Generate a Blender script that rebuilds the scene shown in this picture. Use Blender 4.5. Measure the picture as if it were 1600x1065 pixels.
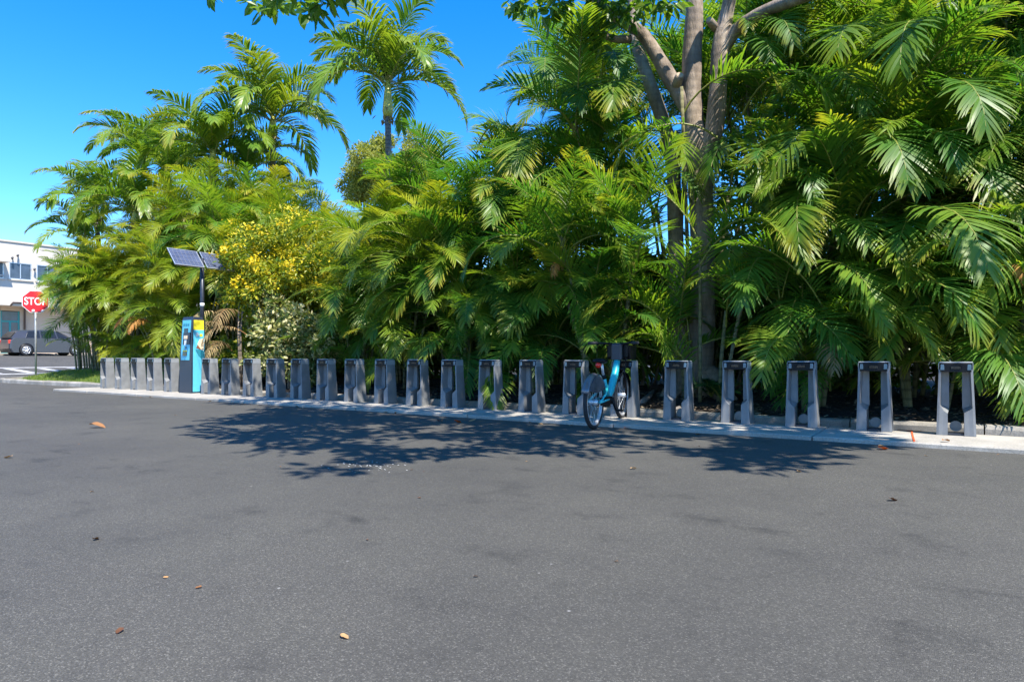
import bpy, math, random
import numpy as np
from mathutils import Vector, Matrix, Euler

for o in list(bpy.data.objects): bpy.data.objects.remove(o)
SC = bpy.context.scene
COL = SC.collection
R = math.radians
rng = random.Random(11)
nrg = np.random.default_rng(5)

# ------------------------------------------------------------------ camera
TH = R(33.7); CT, ST = math.cos(TH), math.sin(TH)
FPX, CX, HY, CAMZ = 1040.0, 800.0, 555.0, 0.87
cam = bpy.data.cameras.new('camera'); camo = bpy.data.objects.new('camera', cam); COL.objects.link(camo)
cam.sensor_width = 36; cam.lens = 36*FPX/1600; cam.shift_y = (HY-532.5)/1600
cam.clip_end = 6000; cam.clip_start = 0.05
camo.location = (0, 0, CAMZ); camo.rotation_euler = (R(90), 0, TH)
SC.camera = camo

# ------------------------------------------------------------------ sky, sun, exposure
EL = R(57); SX, SY = .902, -.432
sun_dir = Vector((math.cos(EL)*SX, math.cos(EL)*SY, math.sin(EL)))
W = bpy.data.worlds.new('World'); SC.world = W; W.use_nodes = True
nt = W.node_tree; bg = nt.nodes['Background']
sky = nt.nodes.new('ShaderNodeTexSky'); sky.sky_type = 'NISHITA'; sky.sun_disc = False
sky.sun_elevation = EL; sky.sun_rotation = math.atan2(SX, SY)
sky.air_density = 1.0; sky.dust_density = 0.0; sky.ozone_density = 6.0; sky.altitude = 0
hs = nt.nodes.new('ShaderNodeHueSaturation'); hs.inputs['Hue'].default_value = .507; hs.inputs['Saturation'].default_value = 1.33; hs.inputs['Value'].default_value = 1.0
nt.links.new(sky.outputs[0], hs.inputs['Color']); nt.links.new(hs.outputs[0], bg.inputs[0]); bg.inputs[1].default_value = 0.15
sl = bpy.data.lights.new('sun', 'SUN'); sl.energy = 4.4; sl.angle = R(.53); sl.color = (1, .95, .86)
so = bpy.data.objects.new('sun', sl); COL.objects.link(so); so.rotation_euler = sun_dir.to_track_quat('Z', 'Y').to_euler()
so.location = (10, -5, 20)
SC.view_settings.view_transform = 'Standard'; SC.view_settings.look = 'None'
SC.view_settings.exposure = 1.25; SC.view_settings.gamma = 1
SC.cycles.max_bounces = 6; SC.cycles.transparent_max_bounces = 4; SC.cycles.transmission_bounces = 4
SC.cycles.diffuse_bounces = 4; SC.cycles.glossy_bounces = 2

# ------------------------------------------------------------------ helpers
def at(px, py, Y):
    u = (px-CX)/FPX; d = Y/(u*ST+CT)
    return Vector((d*(u*CT-ST), Y, CAMZ-(py-HY)/FPX*d))
def gnd(px, py, z=-.05):
    d = (CAMZ-z)*FPX/(py-HY); u = (px-CX)/FPX
    return Vector((d*(u*CT-ST), d*(u*ST+CT), z))

def proj(p):
    d = p[1]*CT-p[0]*ST
    return (CX+FPX*(p[0]*CT+p[1]*ST)/d, HY-FPX*(p[2]-CAMZ)/d, d)

def tag(o, label=None, cat=None, group=None, kind=None):
    if label: o['label'] = label
    if cat: o['category'] = cat
    if group: o['group'] = group
    if kind: o['kind'] = kind
    return o
def empty(name, loc=(0, 0, 0), rz=0, parent=None):
    o = bpy.data.objects.new(name, None); COL.objects.link(o); o.location = loc; o.rotation_euler = (0, 0, rz)
    o.empty_display_size = .1
    if parent: o.parent = parent
    return o
def link(name, me, parent=None, loc=(0, 0, 0), rot=(0, 0, 0), scale=(1, 1, 1)):
    o = bpy.data.objects.new(name, me); COL.objects.link(o)
    if parent: o.parent = parent
    o.location = loc; o.rotation_euler = rot; o.scale = scale
    return o

class MB:
    def __init__(s): s.v = []; s.f = []; s.m = []; s.rnd = []; s.tip = []; s.sm = []
    def add(s, vs, fs, mi=0, smooth=False, rnd=0.5, tip=None):
        b = len(s.v); s.v += [tuple(v) for v in vs]
        s.f += [[b+i for i in f] for f in fs]; s.m += [mi]*len(fs); s.sm += [smooth]*len(fs)
        s.rnd += [rnd]*len(vs); s.tip += tip if tip else [0.0]*len(vs)
        return s
    def box(s, a, b, mi=0, bev=0.0):
        x0, y0, z0 = a; x1, y1, z1 = b
        if bev <= 0:
            vs = [(x, y, z) for z in (z0, z1) for y in (y0, y1) for x in (x0, x1)]
            return s.add(vs, [(0, 2, 3, 1), (4, 5, 7, 6), (0, 1, 5, 4), (2, 6, 7, 3), (0, 4, 6, 2), (1, 3, 7, 5)], mi)
        # octagonal-in-plan box with chamfered top
        c = bev
        def ring(z, i):
            return [(x0+c+i, y0+i, z), (x1-c-i, y0+i, z), (x1-i, y0+c+i, z), (x1-i, y1-c-i, z), (x1-c-i, y1-i, z), (x0+c+i, y1-i, z), (x0+i, y1-c-i, z), (x0+i, y0+c+i, z)]
        vs = ring(z0, 0)+ring(z1-c, 0)+ring(z1, c)
        fs = [[i, (i+1) % 8, 8+(i+1) % 8, 8+i] for i in range(8)]+[[8+i, 8+(i+1) % 8, 16+(i+1) % 8, 16+i] for i in range(8)]
        fs += [list(range(16, 24)), list(range(7, -1, -1))]
        return s.add(vs, fs, mi)
    def tube(s, pts, rad, n=8, mi=0, caps=True, smooth=True, rnd=.5):
        pts = [Vector(p) for p in pts]; k = len(pts)
        if not isinstance(rad, (list, tuple)): rad = [rad]*k
        vs = []; T0 = (pts[1]-pts[0]).normalized()
        ref = Vector((0, 0, 1)) if abs(T0.z) < .9 else Vector((1, 0, 0))
        A = T0.cross(ref).normalized()
        for i, p in enumerate(pts):
            T = (pts[min(i+1, k-1)]-pts[max(i-1, 0)]).normalized()
            A = (A-T*A.dot(T)).normalized(); B = T.cross(A)
            for j in range(n):
                a = 2*math.pi*j/n; vs.append(p+(A*math.cos(a)+B*math.sin(a))*rad[i])
        fs = [[i*n+j, i*n+(j+1) % n, (i+1)*n+(j+1) % n, (i+1)*n+j] for i in range(k-1) for j in range(n)]
        if caps: fs += [list(range(n-1, -1, -1)), list(range((k-1)*n, k*n))]
        return s.add(vs, fs, mi, smooth, rnd)
    def loft(s, rings, mi=0, smooth=False, caps=True):
        n = len(rings[0]); vs = [v for r in rings for v in r]
        fs = [[i*n+j, i*n+(j+1) % n, (i+1)*n+(j+1) % n, (i+1)*n+j] for i in range(len(rings)-1) for j in range(n)]
        if caps: fs += [list(range(n-1, -1, -1)), list(range((len(rings)-1)*n, len(rings)*n))]
        return s.add(vs, fs, mi, smooth)
    def mesh(s, name, mats):
        me = bpy.data.meshes.new(name); me.from_pydata(s.v, [], s.f); 
        for m in (mats if isinstance(mats, (list, tuple)) else [mats]): me.materials.append(m)
        me.polygons.foreach_set('material_index', s.m); me.polygons.foreach_set('use_smooth', s.sm)
        a = me.attributes.new('rnd', 'FLOAT', 'POINT'); a.data.foreach_set('value', s.rnd)
        a = me.attributes.new('tip', 'FLOAT', 'POINT'); a.data.foreach_set('value', s.tip)
        me.update(); return me
    def build(s, name, mats, parent=None, **k): return link(name, s.mesh(name, mats), parent, **k)

def np_mesh(name, V, F, rnd, mat, smooth=False):
    """V (n,3), F (m,k)"""
    me = bpy.data.meshes.new(name); n, (m, k) = len(V), F.shape
    me.vertices.add(n); me.vertices.foreach_set('co', V.astype(np.float32).ravel())
    me.loops.add(m*k); me.loops.foreach_set('vertex_index', F.astype(np.int32).ravel())
    me.polygons.add(m); me.polygons.foreach_set('loop_start', np.arange(0, m*k, k, dtype=np.int32))
    me.polygons.foreach_set('use_smooth', np.full(m, smooth))
    a = me.attributes.new('rnd', 'FLOAT', 'POINT'); a.data.foreach_set('value', rnd.astype(np.float32))
    me.materials.append(mat); me.update(calc_edges=True); me.validate(); return me
LEAF_V = np.array([(0, 0, 0), (.3, -.2, .05), (.7, -.17, .04), (1, 0, -.08), (.7, .17, .04), (.3, .2, .05)])
LEAF_F = np.array([(0, 1, 2, 3), (0, 3, 4, 5)])
CHIP_V = np.array([(-.5, -.2, 0), (.5, -.25, .05), (.5, .2, .12), (-.5, .25, .1)]); CHIP_F = np.array([(0, 1, 2, 3)])
def leaf_cloud(name, P, size, mat, out=None, width=1.0, up=.3, droop=.2, tmplV=LEAF_V, tmplF=LEAF_F, flat=0.0):
    n = len(P); g = nrg
    D = g.normal(size=(n, 3)); 
    if out is not None: D = D*.75+out*1.0
    D[:, 2] -= droop; D /= np.linalg.norm(D, axis=1)[:, None]
    N = g.normal(size=(n, 3)); N[:, 2] += up*4+flat*30
    if flat > 0: D[:, 2] *= .12; D /= np.linalg.norm(D, axis=1)[:, None]
    S = np.cross(N, D); S /= np.linalg.norm(S, axis=1)[:, None]; N = np.cross(D, S)
    sz = size*(g.uniform(.65, 1.25, n))
    T = tmplV
    V = P[:, None, :]+(T[None, :, 0:1]*D[:, None, :]+T[None, :, 1:2]*width*S[:, None, :]+T[None, :, 2:3]*N[:, None, :])*sz[:, None, None]
    k = len(T); F = (tmplF[None]+np.arange(n)[:, None, None]*k).reshape(-1, tmplF.shape[1])
    rnd = np.repeat(g.uniform(0, 1, n), k)
    return np_mesh(name, V.reshape(-1, 3), F, rnd, mat)

# ------------------------------------------------------------------ materials
def new_mat(name):
    m = bpy.data.materials.new(name); m.use_nodes = True; nt = m.node_tree
    return m, nt, nt.nodes['Principled BSDF'], nt.nodes['Material Output']
def ramp(nt, fac, stops):
    r = nt.nodes.new('ShaderNodeValToRGB'); e = r.color_ramp.elements
    e[0].position, e[0].color = stops[0][0], (*stops[0][1], 1); e[1].position, e[1].color = stops[-1][0], (*stops[-1][1], 1)
    for p, c in stops[1:-1]:
        n = e.new(p); n.color = (*c, 1)
    nt.links.new(fac, r.inputs[0]); return r.outputs[0]
def noise(nt, scale, detail=4, rough=.55, vec=None):
    n = nt.nodes.new('ShaderNodeTexNoise'); n.inputs['Scale'].default_value = scale; n.inputs['Detail'].default_value = detail; n.inputs['Roughness'].default_value = rough
    if vec is not None: nt.links.new(vec, n.inputs['Vector'])
    return n.outputs['Fac']
def coords(nt, kind='Object'): return nt.nodes.new('ShaderNodeTexCoord').outputs[kind]
def mixc(nt, fac, a, b, mode='MIX'):
    m = nt.nodes.new('ShaderNodeMix'); m.data_type = 'RGBA'; m.blend_type = mode
    for s, v in ((0, fac), (6, a), (7, b)):
        if isinstance(v, (int, float)): m.inputs[s].default_value = v
        elif isinstance(v, tuple): m.inputs[s].default_value = (*v, 1)
        else: nt.links.new(v, m.inputs[s])
    return m.outputs[2]
def math_n(nt, op, a, b=0.0):
    m = nt.nodes.new('ShaderNodeMath'); m.operation = op
    for s, v in ((0, a), (1, b)):
        if isinstance(v, (int, float)): m.inputs[s].default_value = v
        else: nt.links.new(v, m.inputs[s])
    return m.outputs[0]
def bump(nt, h, bsdf, strength=.3, dist=.01):
    b = nt.nodes.new('ShaderNodeBump'); b.inputs['Strength'].default_value = strength; b.inputs['Distance'].default_value = dist
    nt.links.new(h, b.inputs['Height']); nt.links.new(b.outputs[0], bsdf.inputs['Normal'])
def geo_pos(nt): return nt.nodes.new('ShaderNodeNewGeometry').outputs['Position']

def plain(name, col, rough=.5, metal=0.0, var=.08, scale=14.0, bmp=0.0):
    m, nt, b, o = new_mat(name)
    n = noise(nt, scale, 5, .6, geo_pos(nt)); k1 = tuple(max(0, c*(1-var)) for c in col); k2 = tuple(min(1, c*(1+var)) for c in col)
    nt.links.new(ramp(nt, n, [(.3, k1), (.7, k2)]), b.inputs['Base Color'])
    r = nt.nodes.new('ShaderNodeMapRange'); nt.links.new(n, r.inputs[0]); r.inputs[3].default_value = max(.03, rough-.08); r.inputs[4].default_value = min(1, rough+.08)
    nt.links.new(r.outputs[0], b.inputs['Roughness']); b.inputs['Metallic'].default_value = metal
    if bmp: bump(nt, noise(nt, scale*8, 3, .6, geo_pos(nt)), b, bmp, .004)
    return m

def leaf_mat(name, cols, tipcol=None, rough=.42, trans=.35, tfac=1.6, tipstart=.55, obj_w=.6, spec=.45):
    """cols: list of 3 base colours, picked by per-leaf and per-object random"""
    m, nt, b, o = new_mat(name)
    at_ = nt.nodes.new('ShaderNodeAttribute'); at_.attribute_name = 'rnd'
    oi = nt.nodes.new('ShaderNodeObjectInfo')
    mixv = math_n(nt, 'ADD', math_n(nt, 'MULTIPLY', at_.outputs['Fac'], 1-obj_w), math_n(nt, 'MULTIPLY', oi.outputs['Random'], obj_w))
    c = ramp(nt, mixv, [(.12, cols[0]), (.5, cols[1]), (.88, cols[2])])
    if tipcol:
        t = nt.nodes.new('ShaderNodeAttribute'); t.attribute_name = 'tip'
        mr = nt.nodes.new('ShaderNodeMapRange'); nt.links.new(t.outputs['Fac'], mr.inputs[0]); mr.inputs[1].default_value = tipstart; mr.inputs[2].default_value = 1.15
        o2 = math_n(nt, 'FRACT', math_n(nt, 'MULTIPLY', oi.outputs['Random'], 7.31))
        o3 = math_n(nt, 'MULTIPLY', math_n(nt, 'POWER', o2, 1.7), mr.outputs[0])
        c = mixc(nt, o3, c, tipcol)
    nt.links.new(c, b.inputs['Base Color']); b.inputs['Roughness'].default_value = rough; b.inputs['Specular IOR Level'].default_value = spec
    tr = nt.nodes.new('ShaderNodeBsdfTranslucent')
    tc = mixc(nt, 1.0, c, (tfac*1.05, tfac*1.0, tfac*.45), 'MULTIPLY'); nt.links.new(tc, tr.inputs['Color'])
    mx = nt.nodes.new('ShaderNodeMixShader'); mx.inputs[0].default_value = trans
    nt.links.new(b.outputs[0], mx.inputs[1]); nt.links.new(tr.outputs[0], mx.inputs[2]); nt.links.new(mx.outputs[0], o.inputs['Surface'])
    return m

M = {}
# asphalt
m, nt, b, o = new_mat('asphalt'); P = geo_pos(nt)
big = noise(nt, .35, 4, .6, P); mid = noise(nt, 2.2, 5, .65, P); fine = noise(nt, 95, 3, .7, P)
vo = nt.nodes.new('ShaderNodeTexVoronoi'); vo.inputs['Scale'].default_value = 215; nt.links.new(P, vo.inputs['Vector'])
vr = nt.nodes.new('ShaderNodeSeparateColor'); nt.links.new(vo.outputs['Color'], vr.inputs[0])
stone = ramp(nt, vr.outputs[0], [(0, (.042, .0395, .034)), (.45, (.058, .0545, .047)), (.86, (.074, .0695, .06)), (.985, (.135, .127, .11))])
tone = ramp(nt, big, [(.3, (.8, .8, .81)), (.7, (1.16, 1.15, 1.12))])
c = mixc(nt, 1.0, stone, tone, 'MULTIPLY')
st = ramp(nt, mid, [(.28, (.62, .62, .62)), (.42, (1, 1, 1)), (.7, (1.12, 1.12, 1.1))]); c = mixc(nt, 1.0, c, st, 'MULTIPLY')
# dust pale specks
v2 = nt.nodes.new('ShaderNodeTexVoronoi'); v2.inputs['Scale'].default_value = 7; nt.links.new(P, v2.inputs['Vector'])
sp = ramp(nt, v2.outputs['Distance'], [(.03, (1, 1, 1)), (.06, (0, 0, 0))]); sp = mixc(nt, 1.0, sp, ramp(nt, noise(nt, 1.1, 2, .5, P), [(.5, (0, 0, 0)), (.65, (1, 1, 1))]), 'MULTIPLY')
c = mixc(nt, sp, c, (.3, .29, .27))
mp = nt.nodes.new('ShaderNodeMapping'); mp.inputs['Scale'].default_value = (1.0, 2.6, 1); mp.inputs['Rotation'].default_value = (0, 0, .2); nt.links.new(P, mp.inputs[0])
oil = ramp(nt, noise(nt, .9, 4, .6, mp.outputs[0]), [(.29, (.6, .6, .6)), (.37, (1, 1, 1))]); c = mixc(nt, 1.0, c, oil, 'MULTIPLY')
nt.links.new(c, b.inputs['Base Color']); b.inputs['Roughness'].default_value = .82
hh = math_n(nt, 'ADD', math_n(nt, 'MULTIPLY', vo.outputs['Distance'], -1.0), fine); bump(nt, hh, b, .5, .006); M['asphalt'] = m
# concrete
def concrete(name, base, dirt, ds=.5):
    m, nt, b, o = new_mat(name); P = geo_pos(nt)
    n1 = noise(nt, 1.6, 6, .65, P); n2 = noise(nt, 60, 4, .7, P)
    c = ramp(nt, n1, [(.32, dirt), (.5, tuple((x+y)/2 for x, y in zip(base, dirt))), (.62, base)])
    c = mixc(nt, .35, c, ramp(nt, n2, [(.3, (.1, .1, .1)), (.6, (.75, .73, .69))]), 'OVERLAY')
    nt.links.new(c, b.inputs['Base Color']); b.inputs['Roughness'].default_value = .9; bump(nt, n2, b, .35, .004); return m
M['slab'] = concrete('pad concrete', (.37, .342, .30), (.25, .232, .2))
M['kerb'] = concrete('kerb concrete', (.36, .33, .285), (.18, .165, .14))
# mulch soil
m, nt, b, o = new_mat('mulch'); P = geo_pos(nt)
n1 = noise(nt, 26, 6, .75, P); c = ramp(nt, n1, [(.3, (.008, .006, .005)), (.52, (.03, .022, .017)), (.66, (.07, .052, .038)), (.8, (.2, .16, .11))])
nt.links.new(c, b.inputs['Base Color']); b.inputs['Roughness'].default_value = .95; bump(nt, n1, b, 1, .04); M['mulch'] = m
m, nt, b, o = new_mat('litter chips'); a = nt.nodes.new('ShaderNodeAttribute'); a.attribute_name = 'rnd'
c = ramp(nt, a.outputs['Fac'], [(0, (.015, .011, .009)), (.5, (.05, .036, .026)), (.8, (.13, .095, .06)), (1, (.33, .26, .17))])
nt.links.new(c, b.inputs['Base Color']); b.inputs['Roughness'].default_value = .85; M['chips'] = m
M['turf'] = plain('turf soil', (.07, .11, .018), .95, var=.4, scale=9, bmp=.5)
M['grass'] = leaf_mat('grass blades', [(.08, .15, .015), (.15, .23, .025), (.26, .29, .05)], rough=.5, trans=.35, obj_w=0)
# foliage
M['areca'] = leaf_mat('areca leaflets', [(.045, .145, .02), (.09, .205, .022), (.175, .265, .024)], (.46, .35, .035), rough=.42, trans=.45, tfac=1.8, obj_w=.7, spec=.42)
M['areca_sun'] = leaf_mat('areca leaflets sun grown', [(.1, .2, .018), (.19, .27, .02), (.32, .34, .026)], (.5, .38, .04), rough=.4, trans=.4, tfac=1.7, obj_w=.7)
M['manila'] = leaf_mat('feather palm leaflets', [(.08, .18, .02), (.14, .24, .022), (.23, .29, .028)], (.4, .32, .06), rough=.36, trans=.35, tfac=1.7, obj_w=.6)
M['dead'] = leaf_mat('dead frond', [(.22, .09, .02), (.36, .15, .03), (.45, .24, .06)], rough=.7, trans=.25, tfac=1.3)
M['dry'] = leaf_mat('dry frond', [(.2, .13, .05), (.3, .21, .09), (.42, .32, .16)], rough=.8, trans=.15, tfac=1.1)
M['rachis'] = plain('frond midrib', (.2, .21, .035), .45, var=.25)
M['rachis_dead'] = plain('dead midrib', (.25, .12, .04), .7, var=.25)
M['treeleaf'] = leaf_mat('tree leaves', [(.045, .12, .014), (.085, .17, .02), (.15, .23, .025)], rough=.38, trans=.45, tfac=2.0, obj_w=.1)
M['backleaf'] = leaf_mat('background leaves', [(.04, .09, .014), (.09, .15, .02), (.19, .22, .03)], rough=.45, trans=.35, obj_w=.3)
M['olive'] = leaf_mat('olive fine leaves', [(.18, .22, .045), (.28, .31, .06), (.4, .4, .08)], rough=.6, trans=.45, tfac=1.3, obj_w=.1)
M['lime'] = leaf_mat('lime shrub leaves', [(.1, .18, .016), (.22, .28, .022), (.46, .42, .03)], rough=.45, trans=.4, tfac=1.6, obj_w=.1)
M['cream'] = leaf_mat('variegated leaves', [(.07, .13, .025), (.24, .27, .07), (.62, .56, .3)], rough=.5, trans=.3, tfac=1.2, obj_w=.1)
M['yellow'] = leaf_mat('yellow petals', [(.68, .47, .01), (.78, .6, .015), (.82, .7, .06)], rough=.55, trans=.3, tfac=1.2, obj_w=.2)
M['pink'] = leaf_mat('dry pink flowers', [(.2, .1, .09), (.3, .15, .13), (.4, .24, .2)], rough=.7, trans=.2, tfac=1.0, obj_w=.2)
M['fern'] = leaf_mat('fern leaflets', [(.012, .07, .02), (.02, .1, .03), (.03, .13, .035)], rough=.45, trans=.3, obj_w=.4)
# bark
def bark(name, c1, c2, c3, ringscale, ringamp, bs=.6, cs=3.0):
    m, nt, b, o = new_mat(name); P = geo_pos(nt)
    mp = nt.nodes.new('ShaderNodeMapping'); mp.inputs['Scale'].default_value = (1, 1, .25); nt.links.new(P, mp.inputs[0])
    n1 = noise(nt, cs, 6, .65, mp.outputs[0]); n2 = noise(nt, 28, 5, .7, mp.outputs[0])
    c = ramp(nt, n1, [(.3, c1), (.5, c2), (.68, c3)])
    wv = nt.nodes.new('ShaderNodeTexWave'); wv.bands_direction = 'Z'; wv.inputs['Scale'].default_value = ringscale; wv.inputs['Distortion'].default_value = 1.2; nt.links.new(P, wv.inputs[0])
    c = mixc(nt, ringamp, c, ramp(nt, wv.outputs[1], [(.05, (.1, .09, .08)), (.3, (.7, .7, .7))]), 'MULTIPLY')
    nt.links.new(c, b.inputs['Base Color']); b.inputs['Roughness'].default_value = .9
    bump(nt, math_n(nt, 'ADD', n2, math_n(nt, 'MULTIPLY', wv.outputs[1], ringamp)), b, bs, .02); return m
M['bark'] = bark('tree bark', (.12, .09, .066), (.28, .215, .158), (.46, .37, .28), 2.2, .16, 1.0, 4.5)
M['palmbark'] = bark('palm trunk', (.09, .075, .065), (.2, .175, .155), (.33, .3, .27), 2.6, .55)
M['cane'] = bark('areca cane', (.11, .11, .045), (.22, .2, .09), (.32, .29, .17), 2.4, .5)
M['crownshaft'] = plain('yellow green crownshaft', (.42, .4, .09), .45, var=.2, scale=4)
M['cut'] = plain('cut limb wood', (.45, .33, .21), .8, var=.2, scale=30)
# man made
M['dock'] = plain('dock grey plastic', (.186, .19, .192), .48, var=.16, scale=7, bmp=.05)
M['dockcap'] = plain('dock cap pale', (.26, .275, .285), .4, var=.08)
M['black'] = plain('black plastic', (.006, .0065, .008), .4, var=.2)
M['chrome'] = plain('polished lens', (.07, .12, .17), .2, .3, var=.3)
M['disc'] = plain('grey wheel stop', (.34, .33, .31), .6, var=.15)
M['navy'] = plain('kiosk navy', (.022, .03, .048), .4, var=.12)
M['cyan'] = plain('kiosk light blue', (.1, .47, .62), .42, var=.06)
M['teal'] = plain('kiosk teal print', (.02, .2, .27), .45, var=.1)
M['kyellow'] = plain('kiosk yellow', (.72, .58, .03), .45, var=.06)
M['cream_p'] = plain('cream print', (.7, .55, .38), .5)
M['white'] = plain('white paint', (.78, .78, .76), .5, var=.05)
M['roadpaint'] = plain('worn road paint', (.4, .39, .37), .8, var=.3, scale=3)
M['brown_p'] = plain('brown print', (.2, .08, .045), .5)
M['black'].node_tree.nodes['Principled BSDF'].inputs['Specular IOR Level'].default_value = .2
M['screen'] = plain('dark screen', (.01, .014, .018), .12, var=.05)
M['pole'] = plain('dark pole', (.03, .036, .05), .38, .3, var=.15)
M['galv'] = plain('galvanised post', (.5, .49, .46), .45, .5, var=.15, scale=20)
M['alu'] = plain('aluminium frame', (.62, .63, .64), .35, .7, var=.05)
M['cell'] = plain('solar cell', (.07, .085, .14), .25, 0, var=.25, scale=3)
M['red'] = plain('sign red', (.62, .012, .02), .38, var=.06)
M['signback'] = plain('sign back', (.4, .4, .4), .5, .5)
M['turq'] = plain('bike turquoise', (.03, .43, .47), .34, var=.05)
M['tyre'] = plain('tyre rubber', (.018, .018, .019), .75, var=.2)
M['rim'] = plain('rim silver', (.6, .6, .6), .35, .5, var=.08)
M['skirt'] = plain('grey skirt guard', (.14, .14, .15), .25, .3, var=.3, scale=6)
M['redlamp'] = plain('red reflector', (.75, .03, .015), .25)
M['carpaint'] = plain('dark grey car paint', (.07, .073, .085), .22, .35, var=.06)
M['carsilver'] = plain('silver car paint', (.45, .46, .47), .25, .4, var=.05)
M['carglass'] = plain('car glass', (.012, .014, .016), .3, 0, var=.1)
M['bglass'] = plain('window glass', (.05, .07, .10), .12, 0, var=.35, scale=2)
M['wall'] = plain('white rendered wall', (.52, .475, .41), .85, var=.05, scale=1.2, bmp=.15)
M['wall2'] = plain('peach rendered wall', (.55, .42, .31), .85, var=.06, scale=1.2, bmp=.15)
M['bteal'] = plain('teal door paint', (.02, .27, .27), .45, var=.12)
M['pipe'] = plain('brown downpipe', (.06, .04, .035), .5)
M['fallen'] = leaf_mat('fallen leaf', [(.12, .05, .02), (.3, .14, .05), (.42, .25, .11)], rough=.65, trans=.1, tfac=1, obj_w=1)
M['fallen_orange'] = leaf_mat('fallen orange leaf', [(.5, .1, .02), (.6, .16, .05), (.6, .24, .1)], rough=.6, trans=.15, tfac=1, obj_w=1)
M['orange_p'] = plain('orange marking paint', (.75, .1, .02), .7, var=.2)
M['ground'] = plain('bare earth', (.12, .1, .07), .95, var=.3, scale=.5)

# ------------------------------------------------------------------ ground
def street_z(x):
    if x > -28: return -.05
    if x < -46: return .86
    t = (-28-x)/18; return -.05+.91*(t*t*(3-2*t)*.5+t*.5)
mb = MB(); xs = [2500, 400, 60, 20, 8, 0, -8, -16, -22, -26, -28]+[-28-1.0*i for i in range(1, 19)]+[-52, -70, -400, -2500]
ys = [-2500, -300, -50, -10, 0, 4, 8, 14, 30, 60, 300, 2500]
vs = [(x, y, street_z(x)) for x in xs for y in ys]; n = len(ys)
mb.add(vs, [[i*n+j, (i+1)*n+j, (i+1)*n+j+1, i*n+j+1][::-1] for i in range(len(xs)-1) for j in range(n-1)], smooth=True)
road = tag(mb.build('road', M['asphalt']), 'dark grey asphalt lot and street in the foreground', kind='structure')

# crosswalk and lane paint on the far street
mk = 0
for pxs in ([(-30, 582.5), (60, 577), (60, 579), (-30, 585)], [(-30, 569.5), (125, 563.5), (125, 565), (-30, 571)]):
    pass
def street_pt(x, y): return (x, y, street_z(x)+.006)
for k, (x0, x1, y0, y1) in enumerate([(-32.2, -31.8, 4, 24), (-35.6, -35.2, 4, 24)]+[(-35.0, -32.4, 8.2+k*1.25, 8.6+k*1.25) for k in range(9)]):
    mb = MB(); nx = 4
    vv = [street_pt(x0+(x1-x0)*i/nx, y) for i in range(nx+1) for y in (y0, y1)]
    mb.add(vv, [[2*i, 2*i+1, 2*i+3, 2*i+2] for i in range(nx)])
    mb.build('crosswalk_stripe', M['roadpaint'], road)

# dock pad (concrete plates)
pad = empty('dock_pad', (0, 0, 0)); tag(pad, 'pale concrete strip of plates carrying the bike docks', kind='structure')
x = 3.4
while x > -19.4:
    w = 2.35 if x-2.35 > -19.6 else x+19.6
    MB().box((x-w+.006, 7.80+rng.uniform(-.006, .006), -.12), (x-.006, 8.98, rng.uniform(-.004, .0)), 0, .012).build('plate', M['slab'], pad); x -= w
# kerb stones
kerb = empty('kerb', (0, 0, 0)); tag(kerb, 'weathered concrete kerb along the planting bed', kind='structure')
def bed_z(x, y):
    a = max(0, min(1, (y-9.3)/2.5)); return .05+.2*a+.02*math.sin(x*2.1+y*3.3)+.015*math.sin(x*5.3-y*4.1)
def verge_z(x, y):
    e = min(max((y-9.25)/1.4, 0), 1); f = min(max((x+26.9)/1.6, 0), 1); s = min(e, f); s = s*s*(3-2*s)
    return .06+.27*s+.02*math.sin(x*1.7)*s
x = 6.0; k = 0
while x > -25.2:
    w = rng.uniform(1.35, 1.6); r = MB(); j = rng.uniform(-.008, .008)
    x1, x0 = x-.007, x-w+.007
    prof = [(9.13, -.2), (9.135+j, .045), (9.16+j, .08+j), (9.27+j, .085+j), (9.29, .02), (9.29, -.2)]
    nseg = 4; rings = []
    for q in range(nseg+1):
        xx = x0+(x1-x0)*q/nseg
        rings.append([(xx, y+rng.uniform(-.004, .004), z+rng.uniform(-.005, .004)) for y, z in prof])
    r.loft(rings).build('kerb_stone', M['kerb'], kerb); x -= w
# rounded corner
cx0, cy0, rr = x, 9.13+2.0, 2.0
for q in range(5):
    a0, a1 = -90-q*18, -90-(q+1)*18+.6
    rings = []
    for a in (a0, (a0+a1)/2, a1):
        ca, sa = math.cos(R(a)), math.sin(R(a))
        rings.append([(cx0+(rr-o)*ca, cy0+(rr-o)*sa, z) for o, z in ((0, -.2), (.005, .045), (.03, .08), (.14, .085), (.16, .02), (.16, -.2))])
    MB().loft(rings).build('kerb_stone', M['kerb'], kerb)
for q in range(8):
    y0 = cy0+q*1.5; MB().box((cx0-rr, y0+.006, -.2), (cx0-rr+.16, y0+1.49, .085+.0), 0, .02).build('kerb_stone', M['kerb'], kerb)

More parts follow.
